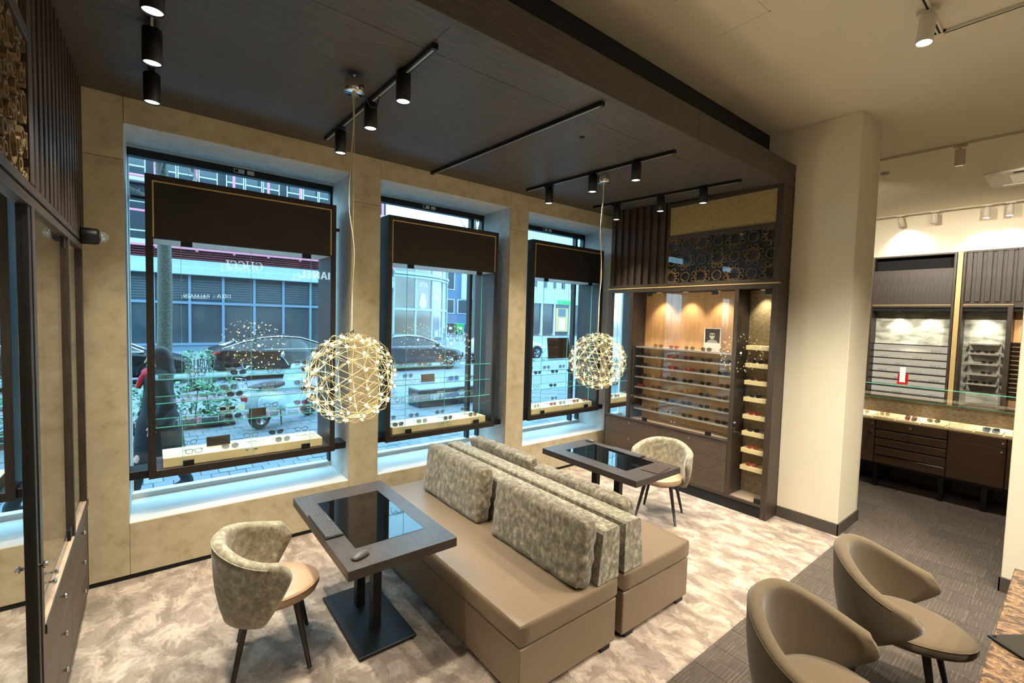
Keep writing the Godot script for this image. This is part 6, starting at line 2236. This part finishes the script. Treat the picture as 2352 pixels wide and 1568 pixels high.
func eyewear() -> void:
	eyewear_materials()
	var place := ["in the scooter window case", "in the bench window case", "in the case beside the wall cabinet"]
	var level := ["on the upper glass shelf", "on the middle glass shelf", "on the lower glass shelf", "on the cream platform"]
	# per case and level: [fraction along the case, style in front, style on the riser behind ("" for none)]
	var plan := [
		[[[0.19, "tortoise_eye", "black_eye"], [0.42, "black_sun", "black_sun"], [0.64, "tortoise_eye", ""], [0.86, "tortoise_sun", "gold_sun"]],
			[[0.17, "gold_eye", "black_eye"], [0.40, "black_sun", "gold_sun"], [0.64, "gold_eye", "black_eye"], [0.86, "black_sun", "gold_sun"]],
			[[0.17, "gold_eye", "tortoise_eye"], [0.39, "black_sun", "white_sun"], [0.66, "gold_eye", "black_eye"], [0.86, "gold_sun", "red_sun"]],
			[[0.17, "blue_eye", "black_eye"], [0.37, "gold_sun", ""], [0.53, "gold_eye", "black_eye"], [0.69, "gold_sun", "black_sun"], [0.86, "gold_eye", "black_eye"]]],
		[[[0.10, "tortoise_eye", ""], [0.30, "round_sun", ""], [0.56, "tortoise_sun", "round_sun"], [0.80, "black_sun", "black_eye"]],
			[[0.24, "gold_eye", "gold_sun"], [0.62, "blue_sun", ""], [0.82, "gold_sun", "gold_eye"]],
			[[0.10, "black_eye", "gold_eye"], [0.30, "gold_eye", "black_eye"], [0.45, "gold_eye", ""], [0.58, "black_eye", "black_eye"], [0.80, "black_eye", "black_eye"]],
			[[0.08, "black_sun", "gold_sun"], [0.30, "gold_sun", "gold_sun"], [0.56, "black_sun", "gold_sun"], [0.83, "tortoise_sun", "gold_sun"]]],
		[[[0.15, "gold_eye", ""], [0.8, "gold_eye", ""]],
			[[0.13, "black_sun", "gold_sun"], [0.38, "black_sun", "gold_sun"], [0.62, "black_sun", "gold_sun"]],
			[[0.12, "black_eye", ""], [0.36, "black_sun", ""], [0.62, "black_eye", ""]],
			[[0.12, "round_sun", "gold_sun"], [0.36, "red_sun", ""], [0.50, "gold_sun", "gold_sun"], [0.72, "red_sun", ""], [0.88, "red_sun", ""]]],
	]
	for k in 3:
		for l in 4:
			var y: float = [1.5855, 1.3855, 1.1845, 0.9095][l]
			for e in plan[k][l]:
				var x: float = lerpf(CASES[k][0] + 0.06, CASES[k][1] - 0.06, e[0])
				var z := -0.17 if l < 3 else -0.155
				var where: String = level[l] + " " + place[k]
				var yaw := 0.12 * sin(x * 13.0 + l)
				glasses(e[1], Vector3(x + 0.02, y, z), yaw, where, "glasses in the window cases")
				if e[2]:
					stand(Vector3(x - 0.01, y, z - 0.16), 0.045, where)
					glasses(e[2], Vector3(x - 0.01, y + 0.0455, z - 0.145), yaw * 0.5, where, "glasses in the window cases")
	plaque(Vector3(0.485, 0.9095, -0.34), 0.185, 0.085, "dark sign block on the cream platform of the scooter window case")
	plaque(Vector3(0.78, 1.1845, -0.16), 0.14, 0.075, "dark sign block on the lower shelf of the scooter window case")
	plaque(Vector3(2.60, 1.3855, -0.22), 0.17, 0.09, "dark sign block in the bench window case")
	plaque(Vector3(4.83, 1.5855, -0.28), 0.44, 0.31, "large dark sign block in the case beside the wall cabinet")
	var cd := thing("name_card", "clear card with four white letters in the case beside the wall cabinet", "card", Vector3(4.62, 0.9095, -0.22))
	bx("card", cd, M.acrylic, Vector3(4.55, 0.9095, -0.222), Vector3(4.69, 0.965, -0.218))
	lettering("letters", "DITA", cd, M.white_card, Transform3D(Basis(), Vector3(4.62, 0.937, -0.216)), 0.026, 0.001, "Droid Serif")
	# the oak-backed wall cabinet: seven shelves
	var shelf_name := ["topmost", "second", "third", "fourth", "fifth", "sixth", "lowest"]
	var mix := [["gold_eye", "gold_sun", "red_sun", "gold_sun", "tortoise_sun", "black_eye"], ["black_sun", "gold_sun", "red_sun", "tortoise_sun", "black_sun", "black_sun"], ["black_sun", "tortoise_eye", "red_sun", "red_sun", "black_sun", "black_sun"], ["black_sun", "round_sun", "tortoise_sun", "black_sun", "black_sun", "tortoise_sun"], ["red_sun", "tortoise_sun", "round_sun", "round_sun", "black_sun", "black_sun"], ["tortoise_sun", "tortoise_sun", "black_sun", "black_sun", "black_sun", "black_sun"], ["tortoise_eye", "tortoise_sun", "white_sun", "black_sun", "black_sun", "black_sun"]]
	for l in 7:
		for i in 6:
			var z := 0.76 + 0.235 * i + 0.01 * sin(l * 3.0 + i)
			glasses(mix[l][i], Vector3(5.445, SHELVES[l] + 0.0005, z), -PI / 2.0 + 0.25, "on the %s shelf of the oak-backed wall cabinet" % shelf_name[l], "glasses in the wall cabinet")
	var col := ["gold_eye", "black_sun", "tortoise_sun", "black_sun", "red_sun", "black_sun", "red_sun", "red_sun"]
	var ledge_name := ["first", "second", "third", "fourth", "fifth", "sixth", "seventh", "lowest"]
	for l in 8:
		glasses(col[l], Vector3(5.445, LEDGES[l] + 0.0005, 2.31), -PI / 2.0 + 0.2, "on the %s cream ledge of the narrow bay" % ledge_name[l], "glasses on the cream ledges")
	# the far room
	for l in 5:
		for z in ([3.45, 3.62] if l in [1, 4] else ([3.6] if l > 0 else [])):
			glasses("black_sun", Vector3(11.15, FAR_SHELVES[l] + 0.0005, z), -PI / 2.0, "on the short shelves before veined stone", "sunglasses before veined stone")
	for l in 8:
		for i in 4:
			var y: float = [1.745, 1.613, 1.48, 1.343, 1.21, 1.077, 0.946, 0.815][l]
			glasses(["gold_eye", "blue_eye", "gold_eye", "black_eye"][(l + i) % 4], Vector3(11.10, y + 0.0005, 2.2 + 0.25 * i), -PI / 2.0, "on the %s pale lit far shelf" % ["first", "second", "third", "fourth", "fifth", "sixth", "seventh", "eighth"][l], "glasses on the pale lit shelves")
	var r := RandomNumberGenerator.new()
	r.seed = 12
	var all := STYLES.keys()
	for i in 7:
		var zc := 2.72 + 0.25 * i
		var t := thing("display_tray", "cream tray of glasses on the glass counter floor", "tray", Vector3(8.02, 0.9385, zc), "cream trays in the glass counter")
		O = Vector3.ZERO
		bx("tray_floor", t, M.cream_top, Vector3(-0.17, 0, -0.115), Vector3(0.17, 0.01 + 0.004 * (i % 2), 0.115), 0.002)
		for j in 2:
			glasses(all[r.randi_range(0, all.size() - 1)], Vector3(7.885 + 0.16 * j, 0.9385 + 0.0145, zc + r.randf_range(-0.03, 0.03)), -PI / 2.0 + r.randf_range(-0.3, 0.3), "on a cream tray in the glass counter", "glasses in the glass counter")


# ------------------------------------------------------------------ small things
func keyboard(at: Vector3, yaw: float, label: String) -> void:
	var o := thing("keyboard", label, "keyboard", at)
	O = Vector3.ZERO
	bx("case", o, M.keyboard, Vector3(-0.057, 0.0, -0.205), Vector3(0.057, 0.012, 0.205), 0.003)
	var st := S()
	for i in 6:
		for j in 20:
			if i == 5 and j > 3 and j < 9: continue
			var x := -0.050 + 0.0167 * i
			var z := -0.198 + 0.0198 * j + 0.003 * (i % 3)
			box(st, Vector3(x, 0.012, z), Vector3(x + 0.0142, 0.0158, minf(z + 0.0168, 0.202)))
	box(st, Vector3(-0.050 + 0.0167 * 5, 0.012, -0.118), Vector3(-0.050 + 0.0167 * 5 + 0.0142, 0.0158, -0.022))
	tag(put("keys", st, M.keys, o), "", "", "", "stuff")
	o.rotation.y = yaw


func mouse(at: Vector3, yaw: float, label: String) -> void:
	var o := thing("computer_mouse", label, "mouse", at)
	O = Vector3.ZERO
	var g := []
	for i in 17:
		var a := PI * i / 16.0
		var row := []
		for j in 17:
			var w := PI * j / 16.0
			var e := sin(a) ** 0.6
			row.append(Vector3(-cos(a) * 0.054, 0.006 + sin(w) * 0.026 * sin(a) ** 0.8 * (1.0 - 0.18 * cos(a)), cos(w) * 0.029 * e))
		g.append(row)
	var st := S(true)
	rows(st, g)
	put("shell", st, M.keys, o)
	var b := S(true)
	rounded(b, Vector3(0.098, 0.008, 0.05), 0.0035, 4, 0.0, 0.0, 1, Transform3D(Basis(), Vector3(0, 0.004, 0)))
	put("base", b, M.keyboard, o)
	var wl := S(true)
	lathe(wl, [[0.0005, -0.003], [0.007, -0.003], [0.007, 0.003], [0.0005, 0.003]], Vector3(0.026, 0.024, 0), 10, Vector3(0, 0, 1))
	put("scroll_wheel", wl, M.rubber, o)
	o.rotation.y = yaw


func small_things() -> void:
	keyboard(Vector3(0.899, 0.7505, 1.56), 0.0, "black keyboard on the desk by the scooter window")
	mouse(Vector3(0.945, 0.7505, 2.085), deg_to_rad(20.0), "dark computer mouse on the desk by the scooter window")
	keyboard(Vector3(4.005, 0.7525, 1.63), 0.0, "black keyboard on the desk before the wall cabinet")
	mouse(Vector3(4.03, 0.7505, 1.09), deg_to_rad(100.0), "pale computer mouse on the desk before the wall cabinet")
	var p := thing("menu_folder", "dark wooden folder lying at the corner of the desk before the wall cabinet", "folder", Vector3(3.81, 0.7505, 2.128))
	O = Vector3.ZERO
	bx("cover", p, M.dark_wood_deep, Vector3(-0.125, 0, -0.09), Vector3(0.125, 0.007, 0.09), 0.001)
	p.rotation.y = deg_to_rad(8.0)
	var sn := px(1337, 311, 1, 3.72)
	sn.y = dark_y(sn.z)
	var sr := thing("ceiling_sensor", "small round sensor in the dark wood ceiling", "sensor", sn)
	var ss := S(true)
	lathe(ss, [[0.0005, -0.012], [0.016, -0.012], [0.022, -0.004], [0.022, 0.0]], sn, 14)
	put("housing", ss, M.black_metal, sr)
	# dome camera on the slatted cabinet
	var c := Vector3(-0.38, 2.665, 0.26)
	var o := thing("security_camera", "black dome security camera fixed to the slatted cabinet", "camera", c)
	var st := S(true)
	lathe(st, [[0.001, 0.0], [0.055, 0.0], [0.058, 0.01], [0.056, 0.085], [0.05, 0.095], [0.042, 0.1]], c, 20, Vector3.RIGHT)
	put("housing", st, M.black_metal, o)
	var dm := S(true)
	var prof := []
	for k in 7: prof.append([0.042 * cos(PI / 2.0 * k / 6.0) + 0.0004, 0.1 + 0.05 * sin(PI / 2.0 * k / 6.0)])
	lathe(dm, prof, c, 18, Vector3.RIGHT)
	put("dome", dm, M.acrylic, o)
	var ey := S(true)
	lathe(ey, [[0.001, 0.09], [0.026, 0.09], [0.024, 0.125], [0.001, 0.135]], c, 14, Vector3.RIGHT)
	put("lens", ey, M.chrome, o)
	# printed portrait in the wall cabinet
	var im := Image.create(96, 128, false, Image.FORMAT_RGB8)
	for y in 128:
		for x in 96:
			var u := (x - 48.0) / 48.0
			var v := (y - 64.0) / 64.0
			var g := 0.18
			if y > 84: g = 0.9
			elif Vector2((u + 0.05) / 0.36, (v + 0.38) / 0.36).length() < 1.0: g = 0.72
			elif Vector2(u / 0.85, (v - 0.42) / 0.42).length() < 1.0: g = 0.60 + 0.15 * sin(x * 0.6)
			if y < 84 and absf(v + 0.42) < 0.07 and absf(absf(u + 0.05) - 0.17) < 0.13: g = 0.06
			if y < 84 and v < -0.62 and Vector2((u + 0.05) / 0.4, (v + 0.5) / 0.36).length() < 1.0: g = 0.1
			im.set_pixel(x, y, Color(g, g * 0.98, g * 0.94))
	var pm := mk("portrait", Color.WHITE, 0.5)
	pm.albedo_texture = ImageTexture.create_from_image(im)
	var q := thing("portrait_card", "black and white portrait card standing in the oak-backed cabinet", "card", Vector3(5.55, 1.8205, 1.71))
	O = Vector3.ZERO
	var card := BoxMesh.new()
	bx("board", q, M.white_card, Vector3(0.001, 0, -0.11), Vector3(0.008, 0.295, 0.11))
	var face := QuadMesh.new()
	face.size = Vector2(0.19, 0.265)
	var fm := MeshInstance3D.new()
	fm.name = "print"
	fm.mesh = face
	fm.material_override = pm
	fm.transform = Transform3D(Basis(Vector3.UP, -PI / 2.0), Vector3(0.0002, 0.15, 0))
	q.add_child(fm)
